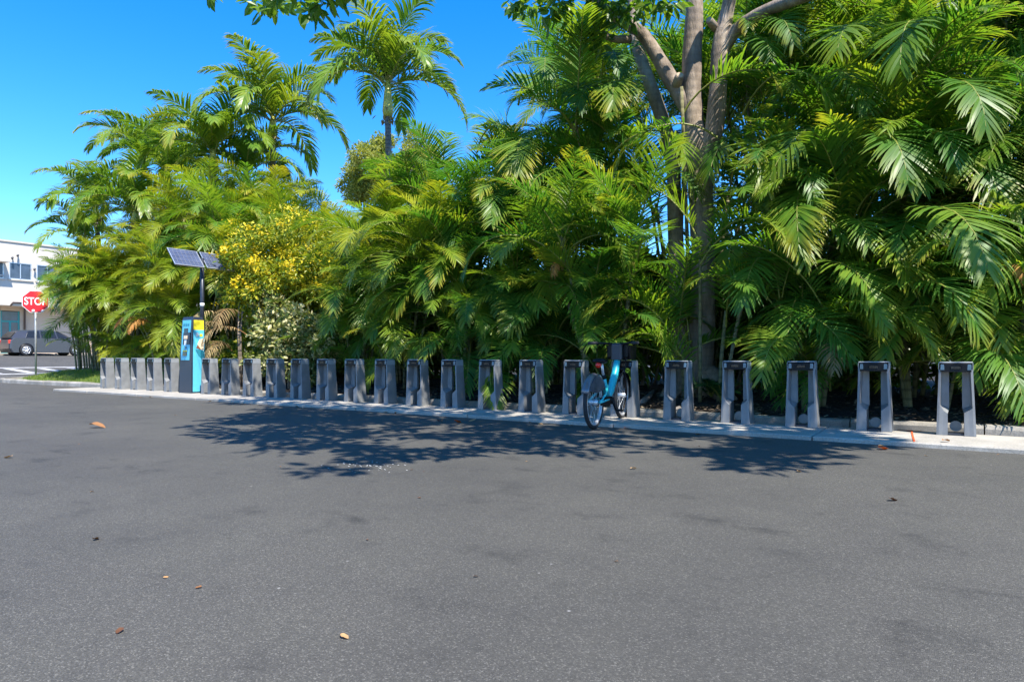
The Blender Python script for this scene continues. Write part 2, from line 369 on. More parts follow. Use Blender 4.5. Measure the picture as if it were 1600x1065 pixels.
# planting bed
mb = MB(); xs = [-20.5+.5*i for i in range(62)]+[14, 20]; ys = [9.2, 9.5, 9.8, 10.1, 10.4, 10.8, 11.2, 12, 13, 15, 18, 24, 32]
n = len(ys)
mb.add([(x, y, bed_z(x, y)+(rng.uniform(-.015, .02) if 9.25 < y < 12 else 0)) for x in xs for y in ys], [[i*n+j, (i+1)*n+j, (i+1)*n+j+1, i*n+j+1] for i in range(len(xs)-1) for j in range(n-1)], smooth=True)
tag(mb.build('planting_bed', M['mulch']), 'dark mulch planting bed behind the kerb', kind='structure')
N = 15000; X = nrg.uniform(-20, 4, N); Y = 9.3+nrg.power(.8, N)*2.3
Z = np.array([bed_z(a, b_) for a, b_ in zip(X, Y)])+nrg.uniform(.0, .03, N)
tag(link('bark_mulch', leaf_cloud('bark_mulch', np.stack([X, Y, Z], 1), .055, M['chips'], tmplV=CHIP_V, tmplF=CHIP_F, flat=.12)), 'loose brown bark chips and leaf litter on the bed', 'mulch', kind='stuff')
# verge
mb = MB(); xs = [-27+.35*i for i in range(22)]; ys = [9.24+.3*i for i in range(14)]+[14, 16, 20]; n = len(ys)
mb.add([(x, y, verge_z(x, y)) for x in xs for y in ys], [[i*n+j, (i+1)*n+j, (i+1)*n+j+1, i*n+j+1] for i in range(len(xs)-1) for j in range(n-1)], smooth=True)
tag(mb.build('verge', M['turf']), 'grassy corner verge beside the stop sign', kind='structure')
N = 26000; X = nrg.uniform(-26.8, -19.4, N); Y = nrg.uniform(9.3, 12.6, N); keep = ~((X < -25.3) & ((X+25.2)**2+(Y-11.1)**2 > 1.85**2) & (Y < 11.1)); X, Y = X[keep], Y[keep]; N = len(X)
Z = np.array([verge_z(a, b_) for a, b_ in zip(X, Y)])
h = nrg.uniform(.03, .085, N); a = nrg.uniform(0, 6.28, N); dx, dy = np.cos(a)*.006, np.sin(a)*.006; lx, ly = nrg.normal(0, .025, N), nrg.normal(0, .025, N)
V = np.stack([np.stack([X-dx, Y-dy, Z-.01], 1), np.stack([X+dx, Y+dy, Z-.01], 1), np.stack([X+lx, Y+ly, Z+h], 1)], 1).reshape(-1, 3)
tag(link('grass', np_mesh('grass', V, np.arange(3*N).reshape(-1, 3), np.repeat(nrg.uniform(0, 1, N), 3), M['grass'])), 'bright green mown grass on the corner verge', 'grass', kind='stuff')

# ------------------------------------------------------------------ far building
bld = empty('building', (-51, 18, .86)); tag(bld, 'white two-storey building with teal doors across the street', 'building')
def part(name, mat, boxes, parent, bev=0):
    mb = MB()
    for a, b_ in boxes: mb.box(a, b_, 0, bev)
    return mb.build(name, mat, parent)
wins = [(-12+1.62*k-.2+12-.2*0, ) for k in range(0)]
wy = [-.2+1.55*k for k in range(-7, 12)]           # window left edges (local y)
zt, zw1, zw0, zb = 7.35, 6.05, 4.97, 3.35
boxes = [((-8, -14, zw1), (0, 22, zt)), ((-8, -14, zb), (0, 22, zw0)), ((-8, -14, zw0), (0, wy[0], zw1))]
for k, y in enumerate(wy):
    y1 = y+1.25; ynext = wy[k+1] if k+1 < len(wy) else 22
    boxes.append(((-8, y1, zw0), (0, ynext, zw1)))
part('upper_wall', M['wall'], boxes, bld)
part('lower_wall', M['wall2'], [((-8, -14, -.6), (-.9, -1.6, zb)), ((-8, -1.6+1.2, -.6), (-.9, -.38, zb)), ((-8, .72, -.6), (-.9, 8, zb)), ((-8, 9.3, -.6), (-.9, 22, zb)), ((-8, -1.6, 2.95), (-.9, .72, zb-.002)), ((-8, 8, 2.95), (-.9, 9.3, zb-.002)), ((-8, -1.6, -.6), (-.9, -.4, 2.948))], bld)
part('ledge', M['wall'], [((-1, -14, zb-.12), (.35, 22, zb+.06))], bld)
part('parapet', M['wall'], [((-8.05, -14.05, zt), (.08, 22.05, zt+.1))], bld)
for y in wy:
    f = part('window', M['alu'], [((-.1, y, zw0), (-.02, y+.05, zw1)), ((-.1, y+1.2, zw0), (-.02, y+1.25, zw1)), ((-.1, y+.6, zw0), (-.02, y+.65, zw1)), ((-.1, y+.05, zw0), (-.02, y+1.2, zw0+.05)), ((-.1, y+.05, zw1-.05), (-.02, y+1.2, zw1))], bld)
    for q in (0, 1): part('pane', M['bglass'], [((-.08, y+.05+q*.6, zw0+.05), (-.06, y+.6+q*.6, zw1-.05))], f)
    part('window_sill', M['wall'], [((-.02, y-.08, zw0-.08), (.1, y+1.33, zw0-.004))], bld)
for y0 in (-.38, 8.05):
    d = part('door', M['bteal'], [((-1.02, y0, -.3), (-.96, y0+.1, 2.94)), ((-1.02, y0+1.0, -.3), (-.96, y0+1.1, 2.94)), ((-1.02, y0+.5, -.3), (-.96, y0+.6, 2.2)), ((-1.02, y0+.1, 2.2), (-.96, y0+1.0, 2.3)), ((-1.02, y0+.1, -.3), (-.96, y0+.5, .5)), ((-1.02, y0+.6, -.3), (-.96, y0+1.0, .5))], bld)
    for q in (0, 1): part('door_pane', M['bglass'], [((-1.0, y0+.1+q*.5, .5), (-.98, y0+.5+q*.5, 2.2))], d)
    part('transom', M['bglass'], [((-1.0, y0+.1, 2.3), (-.98, y0+1.0, 2.9))], d)
mb = MB(); mb.tube([(-.8, .95, -.3), (-.8, .95, 3.05), (-.7, .9, 3.2), (.4, .45, 3.42), (.45, -.15, 3.42), (.3, -.25, 3.2)], .06, 8); mb.build('downpipe', M['pipe'], bld)
part('awning', M['wall'], [((0, -2.2, 5.95), (.9, -.45, 6.05)), ((0, -2.2, 5.1), (.05, -.45, 5.2))], bld)
for (y, z) in ((-.05, 6.35), (.25, 6.55), (1.2, 5.75)):  # small dark security cameras on the wall, not light sources
    mb = MB(); mb.box((0, y-.03, z-.05), (.12, y+.03, z+.05)); mb.tube([(.12, y, z), (.3, y-.1, z-.08)], [.05, .07], 8); mb.build('security_camera', M['pole'], bld)

# ------------------------------------------------------------------ cars (length along local y, front at -y)
def make_car(loc, paint, label):
    root = empty('parked_car', loc, math.pi); tag(root, label, 'car', 'cars parked across the street')
    side = [(-2.12, .3), (-2.17, .58), (-2.08, .78), (-1.75, .9), (-1.1, 1.0), (1.3, 1.03), (1.95, 1.02), (2.1, .85), (2.13, .40), (2.0, .17), (-1.95, .17)]
    mb = MB(); rings = []
    for xx, s, dz in ((-.86, .965, .03), (-.82, .99, .01), (-.7, 1, 0), (.7, 1, 0), (.82, .99, .01), (.86, .965, .03)):
        rings.append([(xx, y*s, .3+(z-.3)*(1-dz)+dz*.3) for y, z in side])
    mb.loft(rings, smooth=False); body = mb.build('body', paint, root)
    cab0 = [(-1.15, .985), (-.35, 1.45), (.1, 1.53), (1.35, 1.5), (1.7, 1.4), (2.05, 1.0)]
    mb = MB(); mb.loft([[(sx*(.8 if z < 1.1 else .62), y, z) for y, z in cab0] for sx in (-1, 1)]); mb.build('cabin', paint, root)
    for sx in (-1, 1):
        def side_x(z): return sx*(.8+(.62-.8)*max(0, z-1.0)/.5+.012)
        for (q) in ([(-.92, 1.06), (-.38, 1.06), (-.3, 1.43), (-.38, 1.42)], [(-.3, 1.06), (.5, 1.06), (.5, 1.46), (-.22, 1.44)], [(.58, 1.06), (1.3, 1.06), (1.15, 1.43), (.58, 1.46)]):
            MB().add([(side_x(z), y, z) for y, z in q]+[(side_x(z)-sx*.03, y, z) for y, z in q], [(0, 1, 2, 3), (4, 7, 6, 5), (0, 4, 5, 1), (1, 5, 6, 2), (2, 6, 7, 3), (3, 7, 4, 0)]).build('side_window', M['carglass'], root)
    for ya, za, yb, zb_ in ((-1.13, 1.03, -.42, 1.455), (2.03, 1.04, 1.74, 1.36)):
        s = -.016 if ya < 0 else .016
        MB().add([(-.7, ya+s, za+.014), (.7, ya+s, za+.014), (.56, yb+s, zb_+.014), (-.56, yb+s, zb_+.014)], [(0, 1, 2, 3)]).build('windscreen' if ya < 0 else 'rear_window', M['carglass'], root)
    for y in (-1.33, 1.3):
        for sx in (-1, 1):
            MB().tube([(sx*.80, y, .34), (sx*.868, y, .34)], [.38, .38], 24).build('wheel_arch', M['black'], root)
            mb = MB(); mb.tube([(sx*.68, y, .32), (sx*.70, y, .32), (sx*.87, y, .32), (sx*.885, y, .32)], [.29, .32, .32, .29], 22); w = mb.build('wheel', M['tyre'], root)
            mb = MB(); mb.tube([(sx*.886, y, .32), (sx*.893, y, .32)], [.05, .05], 10)
            for k in range(7):
                a = 2*math.pi*k/7; d = Vector((0, math.cos(a), math.sin(a))); mb.tube([Vector((sx*.89, y, .32)), Vector((sx*.885, y, .32))+d*.2], [.03, .035], 6)
            mb.tube([Vector((sx*.888, y+.2*math.cos(a), .32+.2*math.sin(a))) for a in [2*math.pi*k/20 for k in range(21)]], .018, 6, caps=False)
            mb.build('rim', M['rim'], w)
    for sx in (-1, 1):
        MB().box((sx*.62-.16, -2.165, .6), (sx*.62+.16, -2.02, .76), 0, .03).build('headlight', M['chrome'], root)
        MB().box((sx*.68-.12, 2.0, .7), (sx*.68+.12, 2.12, .9), 0, .02).build('tail_light', M['redlamp'], root)
        MB().box((sx*.93-.08, -.95, 1.0), (sx*.93+.08, -.83, 1.12), 0, .02).build('wing_mirror', paint, root)
    MB().box((-.5, -2.19, .42), (.5, -2.1, .55), 0, .02).build('grille', M['black'], root)
    return root
tag(MB().box((-51.95, -40, .5), (-47.4, 70, 1.0), 0, .03).build('pavement', M['kerb']), 'raised pavement along the far building', kind='structure')
make_car((-46.0, 17.9, .86), M['carpaint'], 'dark grey hatchback parked across the street behind the stop sign')
make_car((-46.2, 12.9, .86), M['carsilver'], 'silver car mostly cut off by the left edge of the view')

# ------------------------------------------------------------------ stop sign
sp_ = at(56, 581, 9.85); sgn = empty('stop_sign', (sp_.x, sp_.y, sp_.z-.03)); tag(sgn, 'red octagonal stop sign on a slim galvanised post', 'stop sign')
MB().tube([(0, 0, -.05), (-.03, 0, 2.9)], .032, 8).build('post', M['galv'], sgn)
az = math.atan2(-(0-sp_.y), 1)  # placeholder
vdir = Vector((-sp_.x, -sp_.y, 0)).normalized(); rz = math.atan2(vdir.x, -vdir.y)
plate = empty('sign_face', (-.03, 0, 2.42), rz, sgn); bpy.data.objects.remove(plate)
def octo(r, y0, y1):
    A = [(r*math.cos(R(22.5+45*k))/math.cos(R(22.5)), r*math.sin(R(22.5+45*k))/math.cos(R(22.5))) for k in range(8)]
    return [[(a, y0, b_) for a, b_ in A], [(a, y1, b_) for a, b_ in A]]
pz = 2.42
back = MB().loft(octo(.372, -.040, -.034)).build('sign_panel', M['white'], sgn, loc=(-.03, 0, pz), rot=(0, 0, rz))
MB().loft(octo(.353, -.046, -.042)).build('red_field', M['red'], back)
tc = bpy.data.curves.new('stop_text', 'FONT'); tc.body = 'STOP'; tc.size = .335; tc.align_x = 'CENTER'; tc.align_y = 'CENTER'; tc.extrude = .002; tc.offset = .006
to = bpy.data.objects.new('tmp', tc); COL.objects.link(to); dg = bpy.context.evaluated_depsgraph_get()
tme = bpy.data.meshes.new_from_object(to.evaluated_get(dg)); bpy.data.objects.remove(to); tme.materials.clear(); tme.materials.append(M['white'])
link('lettering', tme, back, (0, -.049, 0), (R(90), 0, 0), (.78, 1.05, 1))
for dx in (-.06, .2): MB().tube([(dx, -.047, -.31), (dx, -.05, -.31)], .045, 12).build('sticker', M['white'], back)

# ------------------------------------------------------------------ bike docks
def leg_rings(sx):
    def ring(z, scale, upper, zr=None, zi=None):
        o = .182-.030*(z/.8); f = -.105; bk = .125-.04*(z/.8)
        inn = .075 if not upper else .060
        P = [(o, bk, z), (o, f, z), (o-.022, f-.004, zr if zr else z)]
        if not upper: P += [(o-.06, f, ((zr or z)+(zi or z))/2), (inn, f, zi if zi else z), (inn, bk, z)]
        else: P += [(o-.034, .035, zr-.005 if zr else z), (inn, .055, zi if zi else z), (inn, bk, z)]
        return [(sx*x, y, q) for x, y, q in P]
    rs = [ring(0, 1, False), ring(.27, 1, False, .30, .235), ring(.30, 1, True, .325, .285), ring(.715, 1, True)]
    return rs if sx > 0 else [r[::-1] for r in rs]
dock_parts = []
for sx in (-1, 1):
    mb = MB(); mb.loft(leg_rings(sx)); dock_parts.append(('leg', mb.mesh('leg', M['dock'])))
mb = MB(); mb.box((-.151, -.112, .690), (.151, .08, .788), 0, .014); dock_parts.append(('lock_head', mb.mesh('lock_head', M['black'])))
mb = MB(); mb.box((-.157, -.104, .789), (.157, .088, .80), 0, .008)
for sx in (-1, 1): mb.box((min(sx*.152, sx*.158), -.104, .70), (max(sx*.152, sx*.158), .088, .783))
dock_parts.append(('cap', mb.mesh('cap', M['dockcap'])))
for sx in (-1, 1):
    mb = MB(); a, b_ = sorted((sx*.104, sx*.140)); mb.add([(a, -.1155, .712), (b_, -.1155, .712), (b_-.006, -.114, .772), (a+.004, -.114, .772), (a, -.108, .712), (b_, -.108, .712), (b_, -.108, .772), (a, -.108, .772)], [(0, 1, 2, 3), (0, 4, 5, 1), (1, 5, 6, 2), (2, 6, 7, 3), (3, 7, 4, 0)]); dock_parts.append(('side_lens', mb.mesh('side_lens', M['chrome'])))
mb = MB(); mb.box((-.05, -.118, .722), (.05, -.108, .758), 0, .008); dock_parts.append(('lock_slot', mb.mesh('lock_slot', M['screen'])))
mb = MB(); n = 18; mb.loft([[(.058*math.cos(2*math.pi*k/n), y, .085+.058*math.sin(2*math.pi*k/n)) for k in range(n)][::-1] for y in (.098, .118)]); dock_parts.append(('wheel_stop', mb.mesh('wheel_stop', M['disc'])))
mb = MB(); mb.box((-.074, -.09, .0), (.074, .12, .022), 0, .004); dock_parts.append(('base_plate', mb.mesh('base_plate', M['pole'])))
mb = MB(); mb.box((-.06, .06, .30), (-.0585, .11, .70))
ORD = ['', 'second', 'third', 'fourth', 'fifth', 'sixth', 'seventh', 'eighth', 'ninth', 'tenth', 'eleventh', 'twelfth', 'thirteenth', 'fourteenth', 'fifteenth', 'sixteenth', 'seventeenth', 'eighteenth']
DSP, DY = .785, 8.79
def dock_x(i): return -DSP*i
for i in range(25):
    if i == 19: continue
    if i == 0: lab = 'grey bike dock at the right end of the row'
    elif i == 5: lab = 'grey bike dock holding the turquoise bicycle'
    elif i < 5: lab = '%s grey bike dock from the right end of the row' % ORD[i]
    elif i in (4,): lab = ''
    elif 6 <= i <= 12: lab = ('grey bike dock just left of the turquoise bicycle' if i == 6 else '%s grey bike dock to the left of the turquoise bicycle' % ORD[i-6])
    elif 13 <= i <= 18: lab = ('grey bike dock touching the right side of the blue kiosk' if i == 18 else '%s grey bike dock to the right of the blue kiosk' % ORD[18-i])
    elif i == 24: lab = 'grey bike dock at the far left end of the row by the grass'
    else: lab = 'grey bike dock touching the left side of the blue kiosk' if i == 20 else '%s grey bike dock to the left of the blue kiosk' % ORD[i-20]
    dk = empty('bike_dock', (dock_x(i), DY, 0.0), R(rng.uniform(-2.2, 2.2))); dk.rotation_euler[1] = R(rng.uniform(-.5, .5)); tag(dk, lab, 'bike dock', 'bike docks in a row on the concrete pad')
    for nm, me in dock_parts: link(nm, me, dk)

# ------------------------------------------------------------------ kiosk with solar panels
kx = dock_x(19)+.02; ks = empty('payment_kiosk', (kx, 8.82, 0)); tag(ks, 'navy and light blue payment kiosk with solar panels on a pole', 'kiosk')
def kr(z, w, y0, y1): return [(-w, y0, z), (w, y0, z), (w, y1, z), (-w, y1, z)]
mb = MB(); mb.loft([kr(0, .25, -.17, .17), kr(.9, .245, -.155, .165), kr(1.70, .215, -.11, .15), kr(1.765, .2, -.09, .14)]); kb = mb.build('cabinet', M['navy'], ks)
def kface(z):  # front y at height
    return -.17+.015*z/.9 if z < .9 else -.155+.045*(z-.9)/.8
def kw(z): return .25-.005*z/.9 if z < .9 else .245-.03*(z-.9)/.8
def front_panel(name, mat, x0, x1, z0, z1, off=.008):
    mb = MB(); zs = [z0, z1] if not (z0 < .9 < z1) else [z0, .9, z1]
    for q in range(len(zs)-1):
        a, b_ = zs[q], zs[q+1]
        mb.add([(x0, kface(a)-off, a), (x1, kface(a)-off, a), (x1, kface(b_)-off, b_), (x0, kface(b_)-off, b_), (x0, kface(a)+.005, a), (x1, kface(a)+.005, a), (x1, kface(b_)+.005, b_), (x0, kface(b_)+.005, b_)], [(0, 1, 2, 3), (1, 5, 6, 2), (4, 0, 3, 7), (3, 2, 6, 7), (4, 5, 1, 0)])
    return mb.build(name, mat, ks)
front_panel('front_panel', M['cyan'], -.185, .15, .76, 1.69)
front_panel('screen_surround', M['navy'], -.13, .15, 1.12, 1.40, .012)
front_panel('screen', M['screen'], -.10, .06, 1.38, 1.50, .016)
front_panel('card_reader', M['cream_p'], -.07, .05, 1.25, 1.33, .03)
front_panel('instruction_sticker', M['white'], -.06, .02, 1.1, 1.24, .017)
front_panel('receipt_slot', M['screen'], -.1, .06, .86, .95, .02)
front_panel('label_strip', M['kyellow'], -.1, .06, .955, .99, .018)
front_panel('key_button', M['screen'], -.02, .03, 1.03, 1.07, .02)
for q in range(3): front_panel('header_sign', M['teal'], -.15+q*.09, -.08+q*.09, 1.55, 1.61, .012)
def side_panel(name, mat, prof, off):
    # prof: list of (t in 0..1 along depth from front, z)
    vs = []
    for o in (off, -.004):
        for t, z in prof:
            y0 = kface(z)+.012; y1 = .155-.0*z; vs.append((kw(z)+o, y0+(y1-y0)*t, z))
    n = len(prof); fs = [list(range(n))]+[[i, n+i, n+(i+1) % n, (i+1) % n] for i in range(n)]
    return MB().add(vs, fs).build(name, mat, ks)
side_panel('side_panel', M['cyan'], [(0.08, .03), (1, .03), (1, .9), (1, 1.46), (.04, 1.46), (0.06, .9)], .006)
side_panel('yellow_header', M['kyellow'], [(.04, 1.463), (1, 1.463), (1, 1.69), (.04, 1.69)], .006)
side_panel('round_emblem', M['white'], [(.38+.13*math.cos(2*math.pi*k/12), 1.35+.045*math.sin(2*math.pi*k/12)) for k in range(12)], .009)
side_panel('emblem_mark', M['kyellow'], [(.6, 1.31), (.85, 1.31), (.85, 1.37), (.6, 1.37)], .009)
side_panel('printed_figure', M['cream_p'], [(.42, 1.06), (.92, .98), (.97, 1.12), (.9, 1.26), (.6, 1.25), (.42, 1.15)], .009)
side_panel('printed_shade', M['brown_p'], [(.3, 1.04), (.72, 1.0), (.42, 1.12)], .012)
side_panel('printed_wave', M['teal'], [(.25, 1.0), (.55, 1.01), (.95, .96), (.97, .74), (.8, .78), (.5, .86)], .010)
side_panel('printed_mark', M['teal'], [(.62, .04), (.95, .04), (.95, .1), (.72, .1)], .009)
pl = MB().tube([(.1, .19, 1.0), (.1, .19, 3.16)], .045, 12).build('pole', M['pole'], ks)
MB().tube([(.1, .19, 2.02), (.1, .19, 2.10)], .049, 12).build('band', M['white'], pl)
MB().box((.05, .12, 1.05), (.15, .24, 1.7), 0, .01).build('pole_bracket', M['pole'], pl)
for s in (-1, 1):
    tilt = R(50); e = empty('solar_panel', (.12, .17+s*.39, 3.12), 0, ks)
    # panel plane: wide along y, slopes up away from +x
    ax = Vector((-math.cos(tilt), 0, math.sin(tilt))); ay = Vector((0, 1, 0)); an = Vector((math.sin(tilt), 0, math.cos(tilt)))
    def pp(u, v, w): return ay*u+ax*v+an*w
    def pbox(mb, u0, u1, v0, v1, w0, w1):
        vs = [pp(u, v, w) for w in (w0, w1) for v in (v0, v1) for u in (u0, u1)]
        mb.add(vs, [(0, 1, 3, 2), (4, 6, 7, 5), (0, 4, 5, 1), (2, 3, 7, 6), (0, 2, 6, 4), (1, 5, 7, 3)])
    hw, hh_ = .355, .26
    mb = MB(); pbox(mb, -hw, hw, -hh_, hh_, -.03, -.004); bpy.data.objects.remove(e)
    e = mb.build('solar_panel', M['alu'], ks, loc=(.12, .17+s*.39, 3.12))
    mb = MB(); nc, nr = 7, 4; cw, ch = (2*hw-.03)/nc, (2*hh_-.03)/nr
    for a in range(nc):
        for b_ in range(nr): pbox(mb, -hw+.015+a*cw+.004, -hw+.015+(a+1)*cw-.004, -hh_+.015+b_*ch+.004, -hh_+.015+(b_+1)*ch-.004, -.006, .002)
    mb.build('cells', M['cell'], e)
    mb = MB(); 
    pbox(mb, -hw, hw, -hh_, -hh_+.014, -.03, .008); pbox(mb, -hw, hw, hh_-.014, hh_, -.03, .008); pbox(mb, -hw, -hw+.014, -hh_+.014, hh_-.014, -.03, .008); pbox(mb, hw-.014, hw, -hh_+.014, hh_-.014, -.03, .008)
    mb.build('rim_frame', M['alu'], e)
MB().box((.05, -.35, 3.04), (.12, .73, 3.1), 0, .01).build('crossbar', M['pole'], pl)

# ------------------------------------------------------------------ bicycle (local +y = forward)
bk = empty('bicycle', (-3.90, 8.62, -.05), R(7)); tag(bk, 'turquoise step-through share bicycle locked in a dock', 'bicycle')
def wheel(y, z, r, name='wheel'):
    mb = MB(); n = 36
    mb.tube([(0, y+r*math.cos(2*math.pi*k/n), z+r*math.sin(2*math.pi*k/n)) for k in range(n+1)], .026, 10, caps=False); w = mb.build(name, M['tyre'], bk)
    mb = MB(); ri = r-.034
    mb.tube([(0, y+ri*math.cos(2*math.pi*k/n), z+ri*math.sin(2*math.pi*k/n)) for k in range(n+1)], .021, 8, caps=False); mb.build('rim', M['rim'], w)
    mb = MB(); mb.tube([(-.055, y, z), (.055, y, z)], .035, 12); mb.build('hub', M['rim'], w)
    mb = MB()
    for k in range(18):
        a = 2*math.pi*k/18; s = .03 if k % 2 else -.03
        mb.tube([(s, y+.03*math.cos(a), z+.03*math.sin(a)), (0, y+ri*math.cos(a+.1), z+ri*math.sin(a+.1))], .0022, 4, caps=False)
    mb.build('spokes', M['rim'], w); return w
ry, fy, wr = -1.15, .02, .31
zc = .335
wheel(ry, zc, wr); wheel(fy, zc+.03, wr)
# frame
mb = MB(); mb.tube([(0, -.17, .93), (0, -.28, .70), (0, -.50, .44), (0, -.66, .36)], [.04, .05, .05, .045], 12); dt = mb.build('main_tube', M['turq'], bk)
mb = MB()
for q in range(5):
    c0 = Vector((.05, -.30-.035*q, .675-.042*q)); mb.box((c0.x-.006, c0.y-.016, c0.z-.012), (c0.x+.001, c0.y+.016, c0.z+.012))
mb.build('decal', M['teal'], dt)
MB().tube([(0, -.64, .37), (0, -.74, .55), (0, -.79, .66)], [.045, .036, .032], 10).build('seat_tube', M['turq'], bk)
MB().tube([(0, -.76, .60), (0, -.85, .83)], .017, 10).build('seat_post', M['rim'], bk)
MB().tube([(0, -.775, .62), (0, -.79, .665)], .036, 10).build('seat_clamp', M['black'], bk)
mb = MB(); mb.loft([[(w*math.cos(a), y, z+h*math.sin(a)) for a in [2*math.pi*k/10 for k in range(10)]] for y, w, h, z in ((-1.0, .02, .015, .845), (-.98, .085, .03, .85), (-.9, .095, .035, .85), (-.8, .05, .03, .845), (-.70, .022, .02, .84), (-.68, .008, .01, .835))], smooth=True); mb.build('saddle', M['black'], bk)
mb = MB(); mb.tube([(0, -.995, .795), (0, -.955, .795)], .034, 12); mb.build('rear_lamp', M['redlamp'], bk)
for sx in (-1, 1):
    mb = MB(); mb.tube([(sx*.05, -.64, .36), (sx*.07, -.85, .35), (sx*.075, ry, zc)], [.028, .02, .018], 8); mb.build('chain_stay', M['turq'], bk)
    mb = MB(); mb.tube([(sx*.03, -.72, .52), (sx*.07, -.9, .42), (sx*.078, ry, zc)], [.02, .016, .015], 8); mb.build('seat_stay', M['turq'], bk)
# rear fender with skirt guard
mb = MB(); rf = wr+.05; A = [R(25+9*k) for k in range(16)]
rings = []
for a in A:
    cy, cz = ry+rf*math.cos(a), zc+rf*math.sin(a); nn = Vector((0, math.cos(a), math.sin(a)))
    rings.append([Vector((x_, cy, cz))+nn*h for x_, h in ((-.055, -.05), (-.045, -.005), (0, .008), (.045, -.005), (.055, -.05), (.05, -.05), (.04, -.012), (0, 0), (-.04, -.012), (-.05, -.05))])
mb.loft(rings, smooth=True); fd = mb.build('rear_fender', M['skirt'], bk)
for sx in (-1, 1):
    mb = MB(); pts = [(ry+(rf-.03)*math.cos(R(a)), zc+(rf-.03)*math.sin(R(a))) for a in range(40, 156, 8)]+[(ry-.25, zc+.14), (ry, zc+.12), (ry+.2, zc+.15)]
    n = len(pts); mb.add([(sx*.056, y, z) for y, z in pts]+[(sx*.060, y, z) for y, z in pts], [list(range(n))[::-sx], list(range(n, 2*n))[::sx]]+[[i, (i+1) % n, n+(i+1) % n, n+i] for i in range(n)]); mb.build('skirt_guard', M['skirt'], fd)
mb = MB(); mb.tube([(.0, -.66, .33), (.09, -.66, .33)], .05, 12); mb.tube([(.085, -.66, .33), (.095, -.57, .20)], .014, 8); mb.tube([(-.085, -.66, .33), (-.095, -.75, .46)], .014, 8); mb.tube([(-.09, -.66, .33), (0, -.66, .33)], .03, 10); mb.build('crankset', M['black'], bk)
for sx, y, z in ((1, -.57, .20), (-1, -.75, .46)):
    mb = MB(); a, b_ = sorted((sx*.1, sx*.19)); mb.box((a, y-.045, z-.012), (b_, y+.045, z+.012), 0, .008); mb.build('pedal', M['black'], bk)
mb = MB(); mb.box((.058, -1.1, .29), (.085, -.68, .39), 0, .02); mb.build('chain_guard', M['black'], bk)
# fork, head, bars, front carrier
mb = MB()
for sx in (-1, 1): mb.tube([(sx*.06, fy, zc+.03), (sx*.062, -.06, .66), (sx*.05, -.1, .74)], [.016, .022, .026], 8)
mb.tube([(-.06, -.1, .73), (.06, -.1, .73)], .028, 8); mb.tube([(0, -.09, .72), (0, -.19, .98)], .034, 10); mb.build('fork', M['black'], bk)
mb = MB(); mb.tube([(0, -.18, .96), (0, -.22, 1.07)], .026, 10); mb.build('stem', M['black'], bk)
mb = MB(); mb.tube([(-.34, -.40, 1.085), (-.26, -.34, 1.09), (-.15, -.24, 1.085), (0, -.21, 1.07), (.15, -.24, 1.085), (.26, -.34, 1.09), (.34, -.40, 1.085)], [.018, .018, .015, .015, .015, .018, .018], 10); hb = mb.build('handlebar', M['black'], bk)
for sx in (-1, 1):
    MB().tube([(sx*.35, -.405, 1.085), (sx*.245, -.33, 1.09)], .022, 10).build('grip', M['tyre'], hb)
    MB().tube([(sx*.3, -.33, 1.075), (sx*.26, -.28, 1.08), (sx*.2, -.25, 1.085)], .009, 6).build('brake_lever', M['rim'], hb)
mb = MB()
mb.loft([[(x_, y, z) for x_, y in ((-.13, -.12), (.13, -.12), (.13, .12), (-.13, .12))] for z in (.86, .88)])
for sx in (-1, 1):
    mb.loft([[(sx*.15, y, z), (sx*.165, y, z)][::1]+[(sx*.165, y2, z), (sx*.15, y2, z)] for y, y2, z in ((-.13, .13, .865), (-.16, .17, 1.06))])
mb.loft([[(-.15, .125, z), (.15, .125, z), (.15, .14, z), (-.15, .14, z)] for z in (.865, 1.04)])
mb.loft([[(-.14, -.17, z), (.14, -.17, z), (.14, -.15, z), (-.14, -.15, z)] for z in (.90, 1.08)])
mb.build('front_carrier', M['black'], bk)
mb = MB(); mb.box((-.075, -.26, .86), (.075, -.175, 1.09), 0, .02); mb.build('control_box', M['pole'], bk)
mb = MB(); mb.tube([(0, .15, .82), (0, .19, .82)], .04, 12); mb.build('front_lamp', M['chrome'], bk)
mb = MB(); rings = []
for a in [R(10+12*k) for k in range(12)]:
    cy, cz = fy+(wr+.04)*math.cos(a), zc+.03+(wr+.04)*math.sin(a); nn = Vector((0, math.cos(a), math.sin(a)))
    rings.append([Vector((x_, cy, cz))+nn*h for x_, h in ((-.045, -.03), (0, .006), (.045, -.03), (.04, -.034), (0, 0), (-.04, -.034))])
mb.loft(rings, smooth=True); mb.build('front_fender', M['black'], bk)
mb = MB(); mb.tube([(.04, -.2, .98), (.09, -.1, .9), (.07, -.05, .75), (.05, -.3, .6)], .006, 6); mb.tube([(-.05, -.2, 1.02), (-.1, -.08, .88), (-.06, -.1, .72)], .006, 6); mb.build('cable', M['tyre'], bk)

